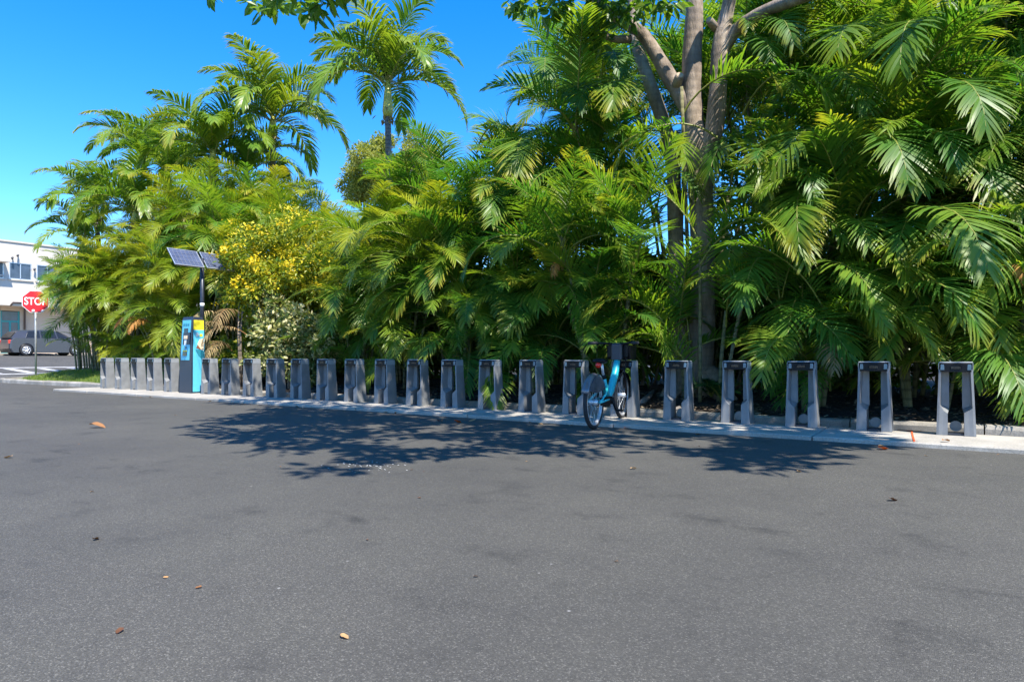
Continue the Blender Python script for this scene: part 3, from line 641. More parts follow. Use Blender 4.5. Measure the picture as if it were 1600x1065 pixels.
# ------------------------------------------------------------------ palms
def frond_mesh(name, L, a0, a1, nl, ll, lw, mats, seed, pet=.18, droop=.55, v0=45, v1=18, phi0=72, phi1=32, pw=1.25, side=0.0, jit=.06):
    g = random.Random(seed); mb = MB(); n = 16; pts = [Vector((0, 0, 0))]; tang = []
    for i in range(n+1):
        t = i/n; a = R(a0+(a1-a0)*t**pw); h = side*t*t; T = Vector((math.cos(a)*math.cos(h), math.cos(a)*math.sin(h), math.sin(a))); tang.append(T)
        if i < n: pts.append(pts[-1]+T*(L/n))
    def pos(t):
        f = t*n; i = min(int(f), n-1); return pts[i].lerp(pts[i+1], f-i), tang[i].lerp(tang[min(i+1, n)], f-i).normalized()
    r0 = .011*L**.5+.003
    mb.tube([pos(i/10)[0] for i in range(11)], [r0*(1.25 if i == 0 else 1)*(1-.85*i/10) for i in range(11)], 5, 1, False)
    for k in range(nl):
        u = (k+.5)/nl; t = pet+(1-pet)*u
        prof = min(1, .45+u*2.2)*(1-.62*max(0, (u-.45)/.55)**1.4)
        for s in (-1, 1):
            if g.random() < .03: continue
            tt = min(.999, t+g.uniform(-.4, .4)/nl); p, T = pos(tt)
            B = Vector((0, 0, 1)).cross(T); B = B.normalized() if B.length > .05 else Vector((0, 1, 0)); Nn = T.cross(B).normalized()
            if Nn.z < 0 and a1 > -60: pass
            phi = R(phi0+(phi1-phi0)*u+g.gauss(0, 4)); v = R(v0+(v1-v0)*u+g.gauss(0, 6))
            D = T*math.cos(phi)+(B*s*math.cos(v)+Nn*math.sin(v))*math.sin(phi); D.normalize()
            l = ll*prof*g.uniform(.88, 1.1); q = p.copy(); rv = g.random(); vs = []; tp = []
            segs = ((0, .5), (.25, 1.0), (.52, .95), (.78, .6)); prev = 0
            dr = droop*g.uniform(.7, 1.3)
            for e, w in segs:
                q = q+D*(l*(e-prev)); prev = e
                D2 = (D+Vector((0, 0, -dr*(.25+e))) * (.68 if e else .25)).normalized()
                Wd = T-D*T.dot(D); Wd = Wd.normalized()*(lw*w*.5) if Wd.length > 1e-4 else Vector((0, 0, lw*.5))
                vs += [q-Wd, q+Wd]; tp += [e*.6+u*.5]*2; D = D2
            q = q+D*(l*(1-prev)); vs.append(q); tp.append(.7+u*.5)
            mb.add(vs, [(0, 1, 3, 2), (2, 3, 5, 4), (4, 5, 7, 6), (6, 7, 8)], 0, True, rv, tp)
    return mb.mesh(name, mats)

AR = []   # areca frond variants: (mesh, class)  class 0 upright, 1 arching, 2 hanging
spec = [(0, 78, 15), (0, 72, 0), (0, 80, -15), (1, 66, -35), (1, 60, -50), (1, 70, -60), (1, 55, -40), (2, 45, -72), (2, 30, -78), (2, 55, -80), (2, 20, -70)]
for j, (c_, a0, a1) in enumerate(spec*2):
    for sun_, key in ((0, 'areca'), (1, 'areca_sun')):
        AR.append((frond_mesh('frond', rng.uniform(1.75, 2.25), a0, a1, (52 if sun_ else 44), rng.uniform(.54, .66), (.022 if sun_ else .027), [M[key], M['rachis']], 100+j, v0=32, v1=8, phi0=68, phi1=28, droop=rng.uniform(.2, .42), side=rng.uniform(-.5, .5)), c_, sun_))
DEAD = [frond_mesh('dead_frond', 1.3, 30, -85, 30, .4, .03, [M['dead'], M['rachis_dead']], 7, droop=1.6, v0=0, v1=-10), frond_mesh('dead_frond', 1.6, 40, -80, 26, .5, .022, [M['dry'], M['rachis_dead']], 8, droop=.8, v0=10, v1=-10, jit=.2)]
MA = [frond_mesh('frond', rng.uniform(2.0, 2.4), a0, a1, 52, rng.uniform(.6, .72), .04, [M['manila'], M['rachis']], 300+j, pet=.1, droop=rng.uniform(.5, .85), v0=46, v1=18, phi0=66, phi1=30, pw=1.1, side=rng.uniform(-.3, .3)) for j, (a0, a1) in enumerate([(85, 20), (78, -10), (70, -30), (62, -45), (55, -60), (45, -75), (35, -80), (68, -55)])]

def areca(loc, nst, h0, h1, spread, label, sun=0, bias=.0, fr=(6, 8), scale=1.0, seed=0, group=None, lean=0.25, low=0):
    g = random.Random(seed); root = empty('areca_palm', loc); tag(root, label, 'palm', group)
    cand = {c_: [m_ for m_, cc, s_ in AR if cc == c_ and s_ == sun] for c_ in (0, 1, 2)}
    def put(p, heading, c_, sc):
        wp = Vector(loc)+p; ms = Vector((math.cos(heading)*.8, math.sin(heading)*.8, .25 if c_ < 2 else -.15))*sc
        if wp.x > .1 and (wp+ms*1.9).y < 9.35: return
        if (wp+ms*1.9).y < 9.05 and wp.z < 2.0 and not -6.8 < wp.x < -6.0 and g.random() < .85: return
        for f_ in (.35, 1.0, 1.6):
            qx, qy, qd = proj(wp+ms*f_)
            if (qx < 70 and qd < 34 and g.random() < .96) or (qx < 120 and qy > 552) or (qx < 170 and qy > 566): return
            if qd > 12.2: continue
            if 985 < qx < 1150 and qy < 330 and g.random() < .93: return
            if 1060 < qx < 1122 and 300 < qy < 530 and g.random() < .62: return
            if 1045 < qx < 1125 and qy >= 530 and g.random() < .7: return
        link('frond', g.choice(cand[c_]), root, p, (g.gauss(0, .12), g.gauss(0, .10), heading), (sc, sc, sc))
    for k in range(nst):
        a = g.uniform(0, 6.283); r = spread*math.sqrt(g.random()); b0 = Vector((r*math.cos(a)*.6, r*math.sin(a)*.6, -.15)); h = g.uniform(h0, h1)
        ln = lean*h*g.uniform(.2, .9); top = b0+Vector((math.cos(a)*ln, math.sin(a)*ln, h)); mid = b0.lerp(top, .5)-Vector((math.cos(a), math.sin(a), 0))*ln*.12
        mb = MB(); pts = [b0, b0.lerp(mid, .5), mid, mid.lerp(top, .5)+Vector((0, 0, .02)), top]; rr_ = g.uniform(.025, .04)*scale
        mb.tube(pts, [rr_*1.15, rr_, rr_*.95, rr_*.9, rr_*.8], 7); mb.build('stem', M['cane'], root)
        n = g.randint(*fr); off = g.uniform(0, 6.28)
        for q in range(n):
            hd = off+q*2.4+g.uniform(-.3, .3)
            if g.random() < bias: hd = -math.pi/2+g.gauss(.15, .7)
            u = q/max(1, n-1); c_ = 0 if u < .28 else (1 if u < .68 else 2)
            put(top-Vector((0, 0, .05+u*.35)), hd, c_, scale*g.uniform(.82, 1.12))
    for q in range(low):     # young low fronds at the base
        hd = -math.pi/2+g.gauss(0, .9); put(Vector((g.uniform(-.5, .5), g.uniform(-.5, .1), g.uniform(.1, .7))), hd, g.choice((0, 1, 1, 2)), scale*g.uniform(.6, .9))
    return root
def near_dock(x):
    i = max(0, min(24, round(-x/DSP)))
    if i == 19: i = 18
    if x > .5: return 'right of the rightmost dock' 
    if i == 0: return 'behind the rightmost dock'
    if i == 5: return 'behind the bicycle'
    if i < 5: return 'behind the %s dock from the right' % ORD[i]
    if i <= 12: return 'behind the %s dock left of the bicycle' % ('first' if i == 6 else ORD[i-6])
    if i <= 18: return 'behind the %s dock right of the kiosk' % ('first' if i == 18 else ORD[18-i])
    if x < -19.3: return 'on the grass corner left of all docks'
    return 'behind the %s dock left of the kiosk' % ('first' if i == 20 else ORD[i-20])
seed = 1000; used = {}
def uniq(s):
    used[s] = used.get(s, 0)+1
    return s if used[s] == 1 else s+(', its right neighbour', ', the third there', ', the fourth there', ', the fifth there')[min(3, used[s]-2)]
# front row
x = -25.2
while x < 3.6:
    gap = -16.2 < x < -11.6
    if not gap:
        y = (11.1 if x < -19.5 else 10.45)+rng.uniform(-.2, .25); left = x < -9.5
        zb_ = (verge_z(x, y) if x < -20 else bed_z(x, y))
        hh0 = ((1.9, 3.2) if x < -19.5 else (1.4, 3.2)) if left else (1.0, 2.9)
        areca((x, y, zb_), 6, hh0[0], hh0[1], .55, uniq('front-row areca palm '+near_dock(x)), 1 if left and rng.random() < .75 else 0, .62, (7, 9), rng.uniform(.85, 1.0), seed, 'front row of areca palms', .3, 9 if x < -19.5 else 7)
    x += 1.5+rng.uniform(-.15, .2); seed += 1
# middle row
x = -26.6
while x < 4.0:
    y = 11.9+rng.uniform(-.3, .3); left = x < -9.5; zb_ = .25
    if abs(x+3.8) > .7 or True:
        if -16.2 < x < -11.9: y += .9
        H = (2.6, 3.8) if x < -22.5 else ((2.3, 3.5) if -14.8 < x < -9.5 else (3.2, 4.9) if left else (2.6, 5.2))
        areca((x, y, zb_), 6, H[0], H[1], .7, uniq('second-row areca palm '+near_dock(x)), 1 if left and rng.random() < .75 else 0, .55, (7, 9), rng.uniform(.9, 1.05), seed, 'second row of areca palms', .22)
    x += 1.65+rng.uniform(-.15, .25); seed += 1
# back row
x = -25
while x < 4.6:
    y = 13.7+rng.uniform(-.4, .4); left = x < -10.2
    H = ((2.8, 4.0) if x > -17 else (4.2, 5.8)) if left else ((5.2, 7.2) if x > -7.6 else (3.8, 5.0))
    areca((x, y, .25), 6 if not left else 5, H[0], H[1], .8, uniq(('tall' if not left else 'upright')+' back-row areca palm '+near_dock(x)), 1 if left else 0, .45, (7, 9), rng.uniform(.95, 1.1), seed, 'back row of areca palms', .16)
    x += 1.75+rng.uniform(-.15, .25); seed += 1

# feather palms with trunks
def feather_palm(px, py, Y, base_px, zb_, label, sc=1.0, nf=13, shaft=.9, seed=0, lean=None):
    g = random.Random(seed); c = at(px, py, Y); b0 = Vector((at(base_px, 555, Y).x, Y, zb_)); root = empty('feather_palm', b0); tag(root, label, 'palm', 'feather palms rising above the hedge')
    top = c-b0; st = top-Vector((0, 0, shaft)); mb = MB(); pts = []; rad = []
    for i in range(9):
        t = i/8; pts.append(Vector((st.x*t**1.5, st.y*t, -.2+(st.z+.2)*t))); rad.append((.115-.035*t)*sc*(1.25 if i == 0 else 1))
    mb.tube(pts, [r_*.85 for r_ in rad], 12); tr = mb.build('trunk', M['palmbark'], root)
    mb = MB(); mb.tube([st-Vector((0, 0, .03)), st+Vector((0, 0, .15)), st+Vector((0, 0, shaft*.6)), top+Vector((0, 0, .05))], [.1*sc, .125*sc, .09*sc, .05*sc], 12); mb.build('crownshaft', M['crownshaft'], root)
    P_ = np.array([st+Vector((g.gauss(0, .09), g.gauss(0, .09), g.gauss(-.04, .08))) for _ in range(70)]); link('old_fruit_stalk', leaf_cloud('old_fruit_stalk', P_, .16, M['dry'], droop=1.2), root)
    for q in range(nf):
        u = q/(nf-1); me = MA[min(7, int(u*6.2+g.uniform(0, 1.4)))]
        s_ = sc*g.uniform(.88, 1.08); link('frond', me, root, top-Vector((0, 0, u*.18)), (g.gauss(0, .1), g.gauss(0, .08), q*2.399+g.uniform(-.25, .25)), (s_, s_, s_))
    return root
feather_palm(606, 128, 15.0, 612, .2, 'tallest feather palm standing clear against the sky with pale crownshaft', 1.38, 18, 1.05, 3)
feather_palm(426, 185, 14.2, 430, .2, 'second tallest feather palm left of the tallest one', 1.36, 16, .6, 4)
feather_palm(333, 235, 12.6, 350, .2, 'feather palm whose grey trunk rises behind the solar panels', 1.25, 14, .6, 5)
feather_palm(212, 328, 11.6, 275, .2, 'feather palm with a leaning curved pale trunk left of the solar panels', 1.2, 14, .5, 6)
feather_palm(262, 268, 13.4, 285, .2, 'feather palm between the leaning palm and the solar panels', 1.25, 13, .5, 7)
feather_palm(150, 322, 12.8, 168, .2, 'leftmost feather palm with drooping fronds against open sky', 1.2, 12, .5, 8)
feather_palm(222, 240, 13.8, 235, .2, 'feather palm just left of the solar panels, crown highest at left', 1.25, 13, .5, 11)
feather_palm(132, 372, 12.2, 150, .2, 'low feather palm at the left end above the grass corner', 1.05, 12, .5, 13)
feather_palm(385, 270, 13.6, 395, .2, 'feather palm below and left of the second tallest palm', 1.15, 12, .5, 14)
feather_palm(935, 128, 12.9, 950, .2, 'tall palm with yellow crownshaft and flower stalks left of the big tree', .85, 10, .55, 9)
# areca with yellow flowers stalk
yp = at(925, 150, 12.8); P_ = np.array([yp+Vector((rng.gauss(0, .14), rng.gauss(0, .1), rng.gauss(-.1, .2))) for _ in range(260)])
root = [o for o in COL.objects if o.get('label', '').startswith('tall palm with yellow')][0]
tag(link('flower_stalk', leaf_cloud('flower_stalk', P_-np.array(root.location), .09, M['yellow'], droop=1.5), root), kind='stuff')

allp = [o for o in COL.objects if o.name.startswith('areca_palm')]
HANG = [frond_mesh('frond', L_, a0, a1, 42, ll_*1.08, .031, [M['areca'], M['rachis']], 500+j, pet=.3, v0=14, v1=2, phi0=64, phi1=26, pw=.9, droop=dr_, side=sd_) for j, (L_, a0, a1, ll_, dr_, sd_) in enumerate([(1.9, 48, -82, .56, .25, .15), (2.0, 40, -75, .6, .32, -.3), (1.8, 55, -86, .52, .2, .4), (2.1, 35, -70, .58, .35, -.1), (1.9, 60, -65, .6, .3, -.5), (2.2, 45, -80, .62, .22, .55)])]
def hero(px, py, Y, dh, sc, k):
    p = at(px, py, Y); own = min(allp, key=lambda o: (Vector(o.location).xy-p.xy).length+(2 if o.location.y < p.y-.5 else 0))
    if p.z-1.2*sc < .72 and not (745 < px < 785 or px > 1540): return
    if 1120 > px > 1060 and py > 500: return
    hd = math.atan2(-p.y, -p.x)+dh; b0 = p-Vector((math.cos(hd)*.62*sc, math.sin(hd)*.62*sc, .40*sc))
    if b0.x > -.6 and (b0+Vector((math.cos(hd), math.sin(hd), 0))*1.3*sc).y < 9.3: return
    link('frond', HANG[k % 6], own, b0-Vector(own.location), (rng.gauss(0, .08), 0, hd), (sc,)*3)
hl = [(1180, 215, 10.4, .1, 1.0), (1262, 285, 10.3, -.1, 1.0), (1372, 200, 10.2, .2, 1.1), (1440, 300, 10.0, .5, 1.1), (1352, 455, 9.7, 0, .8), (1530, 280, 9.9, -.2, 1.1), (1540, 470, 9.5, .2, .8), (1000, 455, 10.2, -.4, 1.0), (840, 415, 10.1, .2, .9), (735, 455, 10.0, .4, .9), (880, 510, 9.7, 0, .8), (865, 430, 10.0, .3, .9), (1140, 480, 10.0, -.5, .8), (1235, 520, 9.8, .5, .8), (565, 455, 10.1, .3, .9), (655, 490, 9.9, -.3, .9), (800, 500, 9.7, -.2, .9), (930, 480, 10.0, .5, .9), (1430, 420, 9.8, .7, .9), (1290, 180, 10.6, -.4, 1.1), (1480, 120, 10.3, .3, 1.1), (1580, 150, 10.0, -.3, 1.1), (1330, 60, 10.6, .1, 1.1), (1200, 110, 10.8, .6, 1.0), (1440, 20, 10.5, -.3, 1.1), (700, 330, 10.8, .2, 1.0), (790, 290, 11.0, -.3, 1.0), (860, 250, 11.2, .3, 1.1), (960, 330, 10.9, -.2, 1.0), (640, 330, 10.8, .5, 1.0), (900, 170, 11.6, .4, 1.0), (1010, 250, 11.4, -.7, 1.0), (770, 190, 12.2, .5, 1.1), (820, 110, 12.5, .2, 1.1), (1560, 380, 9.6, -.5, .9), (1290, 400, 10.0, .4, .9), (1190, 390, 10.2, -.3, .9), (600, 520, 9.8, .3, .8), (700, 540, 9.7, -.1, .8), (770, 560, 9.4, .1, .7), (1400, 530, 9.6, -.4, .8), (1480, 560, 9.5, .4, .7), (1600, 540, 10.1, -.2, .75), (1560, 500, 10.2, -.1, .75), (990, 545, 9.8, .4, .7), (930, 560, 9.7, -.3, .7), (1130, 120, 10.9, 1.2, 1.0)]
for k, h_ in enumerate(hl): hero(*h_[:4], h_[4]*1.12, k)
hero(1000, 190, 10.6, .9, 1.1, 1); hero(1065, 175, 10.7, -1.2, 1.0, 3); hero(1150, 360, 10.7, -.3, 1.0, 2)
for k in range(85):
    px_ = rng.uniform(560, 1640); py_ = rng.uniform(60 if px_ > 820 else 300, 540)
    if 985 < px_ < 1150: continue
    hero(px_, py_, 9.9+(540-py_)/540*1.6+rng.uniform(0, .8), rng.gauss(0, .5), rng.uniform(.9, 1.25), k)
# dead fronds hanging in the hedge belong to a palm each
allpalms = [o for o in COL.objects if o.name.startswith('areca_palm')]
def dead_frond(px, py, Y, which, heading, sc):
    p = at(px, py, Y); own = min((o for o in allpalms), key=lambda o: (Vector(o.location).xy-p.xy).length)
    d = link('dead_frond', DEAD[which], own, p-Vector(own.location), (0, 0, heading), (sc,)*3); d['label'] = 'dead orange-brown drooping frond' if which == 0 else 'dry brown drooping frond'
dead_frond(236, 505, 9.9, 0, -1.2, .8); dead_frond(228, 500, 10.0, 0, -2.0, .75)
dead_frond(350, 500, 9.9, 1, -1.4, .75); dead_frond(360, 515, 9.8, 1, -2.2, .7); dead_frond(340, 545, 9.8, 1, -.6, .7); dead_frond(372, 500, 9.85, 1, -1.0, .85); dead_frond(388, 525, 9.8, 1, -1.9, .8); dead_frond(362, 548, 9.7, 1, -1.2, .7); dead_frond(330, 520, 9.9, 1, -.9, .8)
dead_frond(893, 415, 10.2, 0, -1.5, .7); dead_frond(900, 440, 10.2, 0, -2.6, .6); dead_frond(1565, 425, 10.0, 0, -1.2, .5); dead_frond(1300, 560, 9.9, 1, -1.4, .7); dead_frond(372, 440, 10.2, 0, -.8, .6)

# ------------------------------------------------------------------ broadleaf shrubs
def blob_points(n, centers, shell=.55):
    """n points spread through a set of ellipsoids (c, r)"""
    out = []; dirs = []; w = np.array([r[0]*r[1]*r[2] for c, r in centers])**.67; w /= w.sum(); cnt = nrg.multinomial(n, w)
    for (c, r), k in zip(centers, cnt):
        d = nrg.normal(size=(k, 3)); d /= np.linalg.norm(d, axis=1)[:, None]; s = (shell+(1-shell)*nrg.uniform(0, 1, k))**1.0
        out.append(np.array(c)+d*np.array(r)*s[:, None]*nrg.uniform(.8, 1.12, k)[:, None]); dirs.append(d)
    return np.concatenate(out), np.concatenate(dirs)
def clumpy(root_c, R_, n, rmin, rmax, g):
    cs = []
    for _ in range(n):
        d = Vector((g.gauss(0, 1), g.gauss(0, 1), g.gauss(0, 1))).normalized()*(g.random()**.4); r = g.uniform(rmin, rmax)
        cs.append(((root_c[0]+d.x*R_[0], root_c[1]+d.y*R_[1], root_c[2]+d.z*R_[2]), (r, r, r*.8)))
    return cs
def shrub(name, loc, c, Rr, ncl, rr, nleaf, size, mat, label, cat, g, stems=5, width=1.0, group=None, droop=.2):
    root = empty(name, loc); tag(root, label, cat, group); cs = clumpy(c, Rr, ncl, rr[0], rr[1], g)
    for k in range(stems):
        t = cs[k % len(cs)][0]; MB().tube([(g.uniform(-.15, .15), g.uniform(-.15, .15), -.15), (t[0]*.4, t[1]*.4, t[2]*.5), t], [.035, .025, .01], 6).build('stem', M['bark'], root)
    P_, D_ = blob_points(nleaf, cs); k = P_[:, 2] > .02
    link('crown', leaf_cloud('crown', P_[k], size, mat, D_[k], width, .25, droop), root); return root, cs
g = random.Random(77)
# yellow flowering shrub (tall) right of the kiosk
s1 = at(440, 400, 10.9); root, cs = shrub('flowering_shrub', (s1.x, 10.9, .2), (0, -.15, 2.6), (1.75, .8, 2.0), 46, (.28, .55), 12500, .12, M['lime'], 'tall lime green shrub with yellow flowers right of the kiosk', 'shrub', g, 4)
for k in range(150):
    c, r = cs[g.randrange(len(cs))]; d = Vector((g.gauss(.35, .5), g.gauss(-.9, .4), g.gauss(.35, .5))).normalized()
    p = Vector(c)+d*r[0]*1.02; n = g.randint(7, 22); s_ = g.uniform(.04, .13)
    link('flower_cluster', leaf_cloud('flower_cluster', np.array([p+Vector((g.gauss(0, s_), g.gauss(0, s_), g.gauss(0, s_*.8))) for _ in range(n)]), .065, M['yellow'], width=1.4, up=.1), root)
s2 = at(362, 405, 9.6); root, cs = shrub('flowering_shrub', (s2.x, 9.75, .2), (0, 0, 2.55), (.85, .35, .7), 16, (.18, .36), 3200, .11, M['lime'], 'lime green flowering branches beside the right solar panel', 'shrub', g, 3)
for k in range(18):
    c, r = cs[g.randrange(len(cs))]; d = Vector((g.gauss(.2, .5), g.gauss(-.9, .4), g.gauss(.5, .5))).normalized(); p = Vector(c)+d*r[0]
    link('flower_cluster', leaf_cloud('flower_cluster', np.array([p+Vector((g.gauss(0, .07), g.gauss(0, .07), g.gauss(0, .06))) for _ in range(24)]), .08, M['yellow'], width=1.6, up=.1), root)
s3 = at(455, 520, 10.0); shrub('variegated_shrub', (s3.x, 10.05, .12), (0, 0, .95), (1.6, .45, .85), 34, (.16, .42), 6000, .125, M['cream'], 'cream and green variegated shrub at the foot of the yellow-flowering one', 'shrub', g, 8, 1.2)
s3 = at(415, 480, 10.2); shrub('variegated_shrub', (s3.x, 10.3, .12), (0, 0, 1.8), (.9, .4, .7), 16, (.14, .36), 2800, .12, M['cream'], 'paler variegated shrub growing up through the yellow-flowering one', 'shrub', g, 5, 1.2)
for px_, zz, lab in ((350, .7, 'small variegated bush just right of the kiosk'), (392, .8, 'small variegated bush between the kiosk and the flowering shrub')):
    s4 = at(px_, 540, 10.15); shrub('variegated_shrub', (s4.x, 10.15, .12), (0, 0, zz), (.5, .3, .5), 9, (.15, .3), 1500, .11, M['lime'], lab, 'shrub', g, 4, 1.2)
for k, x_ in enumerate((-25.2, -23.6, -22, -20.6)):
    shrub('green_shrub', (x_, 12.1, .3), (0, 0, .9), (.9, .4, .8), 16, (.3, .5), 2600, .14, M['lime'], ('leftmost', 'second', 'third', 'fourth')[k]+' low green bush under the palms on the grass corner', 'shrub', g, 4, group='low bushes on the corner')
# pink dried flowers
for px, py in ((866, 345), (818, 318)):
    p = at(px, py, 10.9); own = min(allpalms, key=lambda o: (Vector(o.location).xy-p.xy).length)
    link('dried_flower', leaf_cloud('dried_flower', np.array([p-Vector(own.location)+Vector((g.gauss(0, .09), g.gauss(0, .08), g.gauss(0, .11))) for _ in range(90)]), .05, M['pink'], width=1.5), own)
# dark understorey behind the front rows
for k in range(15):
    x_ = -23+k*1.95
    shrub('green_shrub', (x_, 12.9+g.uniform(-.3, .3), .2), (0, 0, 1.4), (1.1, .5, 1.35), 22, (.35, .6), 3400, .18, M['backleaf'], uniq('shaded shrub among stems '+near_dock(x_)), 'shrub', g, 4, group='shaded shrubs behind the palms')
for k in range(16):
    x_ = -20.5+k*1.6
    shrub('green_shrub', (x_, 15.6+g.uniform(-.3, .3), .2), (0, 0, 1.6), (1.2, .5, 1.6), 22, (.45, .75), 3600, .25, M['backleaf'], uniq('back hedge shrub '+near_dock(x_)), 'shrub', g, 4, group='hedge shrubs behind everything')
# broadleaf trees behind the hedge
def back_tree(px, Y, zc_, Rr, ncl, rr, nleaf, size, mat, label, g, trunk=.18, loc_x=None, name='broadleaf_tree'):
    x_ = at(px, 555, Y).x if loc_x is None else loc_x; root = empty(name, (x_, Y, .2)); tag(root, label, 'tree')
    cs = clumpy((0, 0, zc_), Rr, ncl, rr[0], rr[1], g); fork = Vector((0, 0, zc_-Rr[2]*1.0))
    MB().tube([(0, 0, -.2), fork*.5+Vector((.1, 0, 0)), fork], [trunk*1.3, trunk, trunk*.85], 10).build('trunk', M['bark'], root)
    for c, r in cs[:14]:
        c = Vector(c); MB().tube([fork-Vector((0, 0, .1)), fork.lerp(c, .5)+Vector((0, 0, .15*Rr[2])), c], [trunk*.6, trunk*.35, .03], 6).build('limb', M['bark'], root)
    P_, D_ = blob_points(nleaf, cs, .35); link('crown', leaf_cloud('crown', P_, size, mat, D_, 1.0, .3, .2), root); return root
back_tree(615, 33, 12.9, (4.4, 3, 2.3), 70, (.5, 1.0), 34000, .22, M['olive'], 'distant rounded olive-green tree behind the tallest palm', g, .3, name='rounded_tree')
back_tree(1500, 17.5, 7.0, (3.2, 1.6, 4.5), 70, (.6, 1.0), 13000, .2, M['backleaf'], 'sunlit broadleaf tree behind the palms at top right', g)
back_tree(1230, 18.5, 7.5, (3.0, 1.5, 4.6), 60, (.6, 1.0), 11000, .2, M['backleaf'], 'broadleaf tree behind the palms right of the big trunk', g)
back_tree(1750, 16.5, 6.5, (3.0, 1.6, 4.5), 60, (.6, 1.0), 10000, .2, M['backleaf'], 'broadleaf tree behind the palms at the right edge', g)
back_tree(470, 15.2, 4.3, (2.6, 1, 2.4), 36, (.5, .9), 6500, .16, M['lime'], 'lime green tree behind the yellow-flowering shrub', g)
back_tree(330, 15.0, 4.4, (2.4, 1, 2.6), 36, (.5, .9), 6500, .16, M['lime'], 'lime green tree behind the solar panels', g)

# ------------------------------------------------------------------ big tree over the road
tb = at(1085, 606, 11.3); tree = empty('large_tree', (tb.x, tb.y, bed_z(tb.x, tb.y)-.03)); tag(tree, 'large spreading tree with grey-brown forked trunk overhanging the lot', 'tree')
o0 = Vector(tree.location)
def pt(px, py, Y=11.3): return at(px, py, Y)-o0
def limb(name, pts, rads, parent=tree, n=12):
    # resample smooth
    P_ = [Vector(p) for p in pts]; out = []; ro = []
    for i in range(len(P_)-1):
        p0, p1, p2, p3 = P_[max(i-1, 0)], P_[i], P_[i+1], P_[min(i+2, len(P_)-1)]
        for q in range(5):
            t = q/5; out.append(.5*((2*p1)+(p2-p0)*t+(2*p0-5*p1+4*p2-p3)*t*t+(3*p1-p0-3*p2+p3)*t**3)); ro.append((rads[i]+(rads[i+1]-rads[i])*t)*rng.uniform(.96, 1.05))
    out.append(P_[-1]); ro.append(rads[-1]); mb = MB(); mb.tube(out, ro, n); return mb.build(name, M['bark'], parent)
limb('trunk', [pt(1088, 625), pt(1092, 585), pt(1097, 500), pt(1099, 420), pt(1096, 330), pt(1092, 255), pt(1084, 190), pt(1081, 100), pt(1085, 10), pt(1080, -110), pt(1060, -220, 10.8)], [.36, .26, .21, .195, .195, .22, .165, .16, .145, .12, .08], n=16)
limb('trunk', [pt(1070, 622, 11.2), pt(1066, 560, 11.2), pt(1058, 430, 11.3), pt(1054, 320, 11.5), pt(1048, 230, 11.7), pt(1015, 130, 11.9), pt(993, 60, 12), pt(985, -30, 12), pt(960, -140, 11.5)], [.26, .18, .145, .13, .125, .12, .115, .1, .07])
limb('limb', [pt(1094, 275), pt(1114, 215), pt(1122, 140), pt(1126, 70), pt(1140, 0), pt(1160, -110, 10.8), pt(1200, -230, 10)], [.17, .16, .15, .14, .105, .09, .06])
limb('limb', [pt(1126, 85), pt(1150, 48), pt(1190, 20, 11.1), pt(1240, 0, 10.9), pt(1330, -35, 10.2), pt(1480, -130, 9.0)], [.115, .11, .1, .1, .09, .07])
limb('limb', [pt(1080, 178), pt(1050, 128, 11.2), pt(1025, 85, 11.1), pt(1000, 50, 11), pt(965, 30, 10.8), pt(900, -30, 10.0), pt(820, -120, 8.8)], [.14, .135, .12, .11, .09, .08, .06])
limb('limb', [pt(985, 62, 11), pt(950, 58, 10.7), pt(925, 30, 10.5), pt(915, -30, 10)], [.07, .06, .05, .035])
def stub(px, py, r, Y, dirv):
    p = pt(px, py, Y); d = Vector(dirv).normalized(); s_ = MB().tube([p-d*.15, p+d*.1, p+d*.14], [r*1.3, r*1.15, r], 12).build('limb_stub', M['bark'], tree)
    MB().tube([p+d*.141, p+d*.146], [r*.9, r*.85], 12).build('cut_face', M['cut'], s_)
stub(1113, 38, .055, 11.15, (-.1, -1, .1)); stub(1059, 128, .07, 11.1, (.5, -.7, .4))
for (px0, px1) in ((1062, 1030), (1110, 1150), (1085, 1080), (1098, 1120), (1072, 1050)):
    p0, p1 = pt(px0, 600, 11.2), pt(px1, 618, 10.8); limb('root', [p0+Vector((0, 0, .2)), p0.lerp(p1, .5)+Vector((0, 0, .02)), p1-Vector((0, 0, .06))], [.14, .09, .03])
# canopy: clusters whose shade falls on the lot, the docks and the hedge
SH = Vector((SX, SY, 0))/math.tan(EL)
polyL = [(312, 668), (345, 655), (430, 638), (560, 632), (700, 642), (830, 657), (1000, 664), (1100, 674), (1230, 682), (1372, 690), (1330, 706), (1240, 724), (1215, 738), (1150, 729), (1120, 714), (1010, 700), (920, 718), (850, 711), (800, 692), (770, 702), (650, 716), (560, 716), (520, 739), (450, 730), (520, 705), (430, 705), (400, 690), (340, 684)]
polyW = [gnd(a, b_).xy for a, b_ in polyL]
def inside(p, poly):
    c = False; n = len(poly)
    for i in range(n):
        a, b_ = poly[i], poly[i-1]
        if (a.y > p.y) != (b_.y > p.y) and p.x < (b_.x-a.x)*(p.y-a.y)/(b_.y-a.y)+a.x: c = not c
    return c
def lift(q, z):
    for _ in range(40):
        p = Vector((q.x, q.y, 0))+SH*z+Vector((0, 0, z)); a, b_, d = proj(p)
        if d < .5 or b_ < (-30 if a < 535 else -75) or a > 840: break
        z += .12
    return p
g = random.Random(21); clusters = []; holes = [gnd(585, 665).xy, gnd(690, 668).xy, gnd(520, 660).xy, gnd(740, 690).xy, gnd(880, 690).xy, gnd(1040, 690).xy, gnd(640, 690).xy]
tries = 0
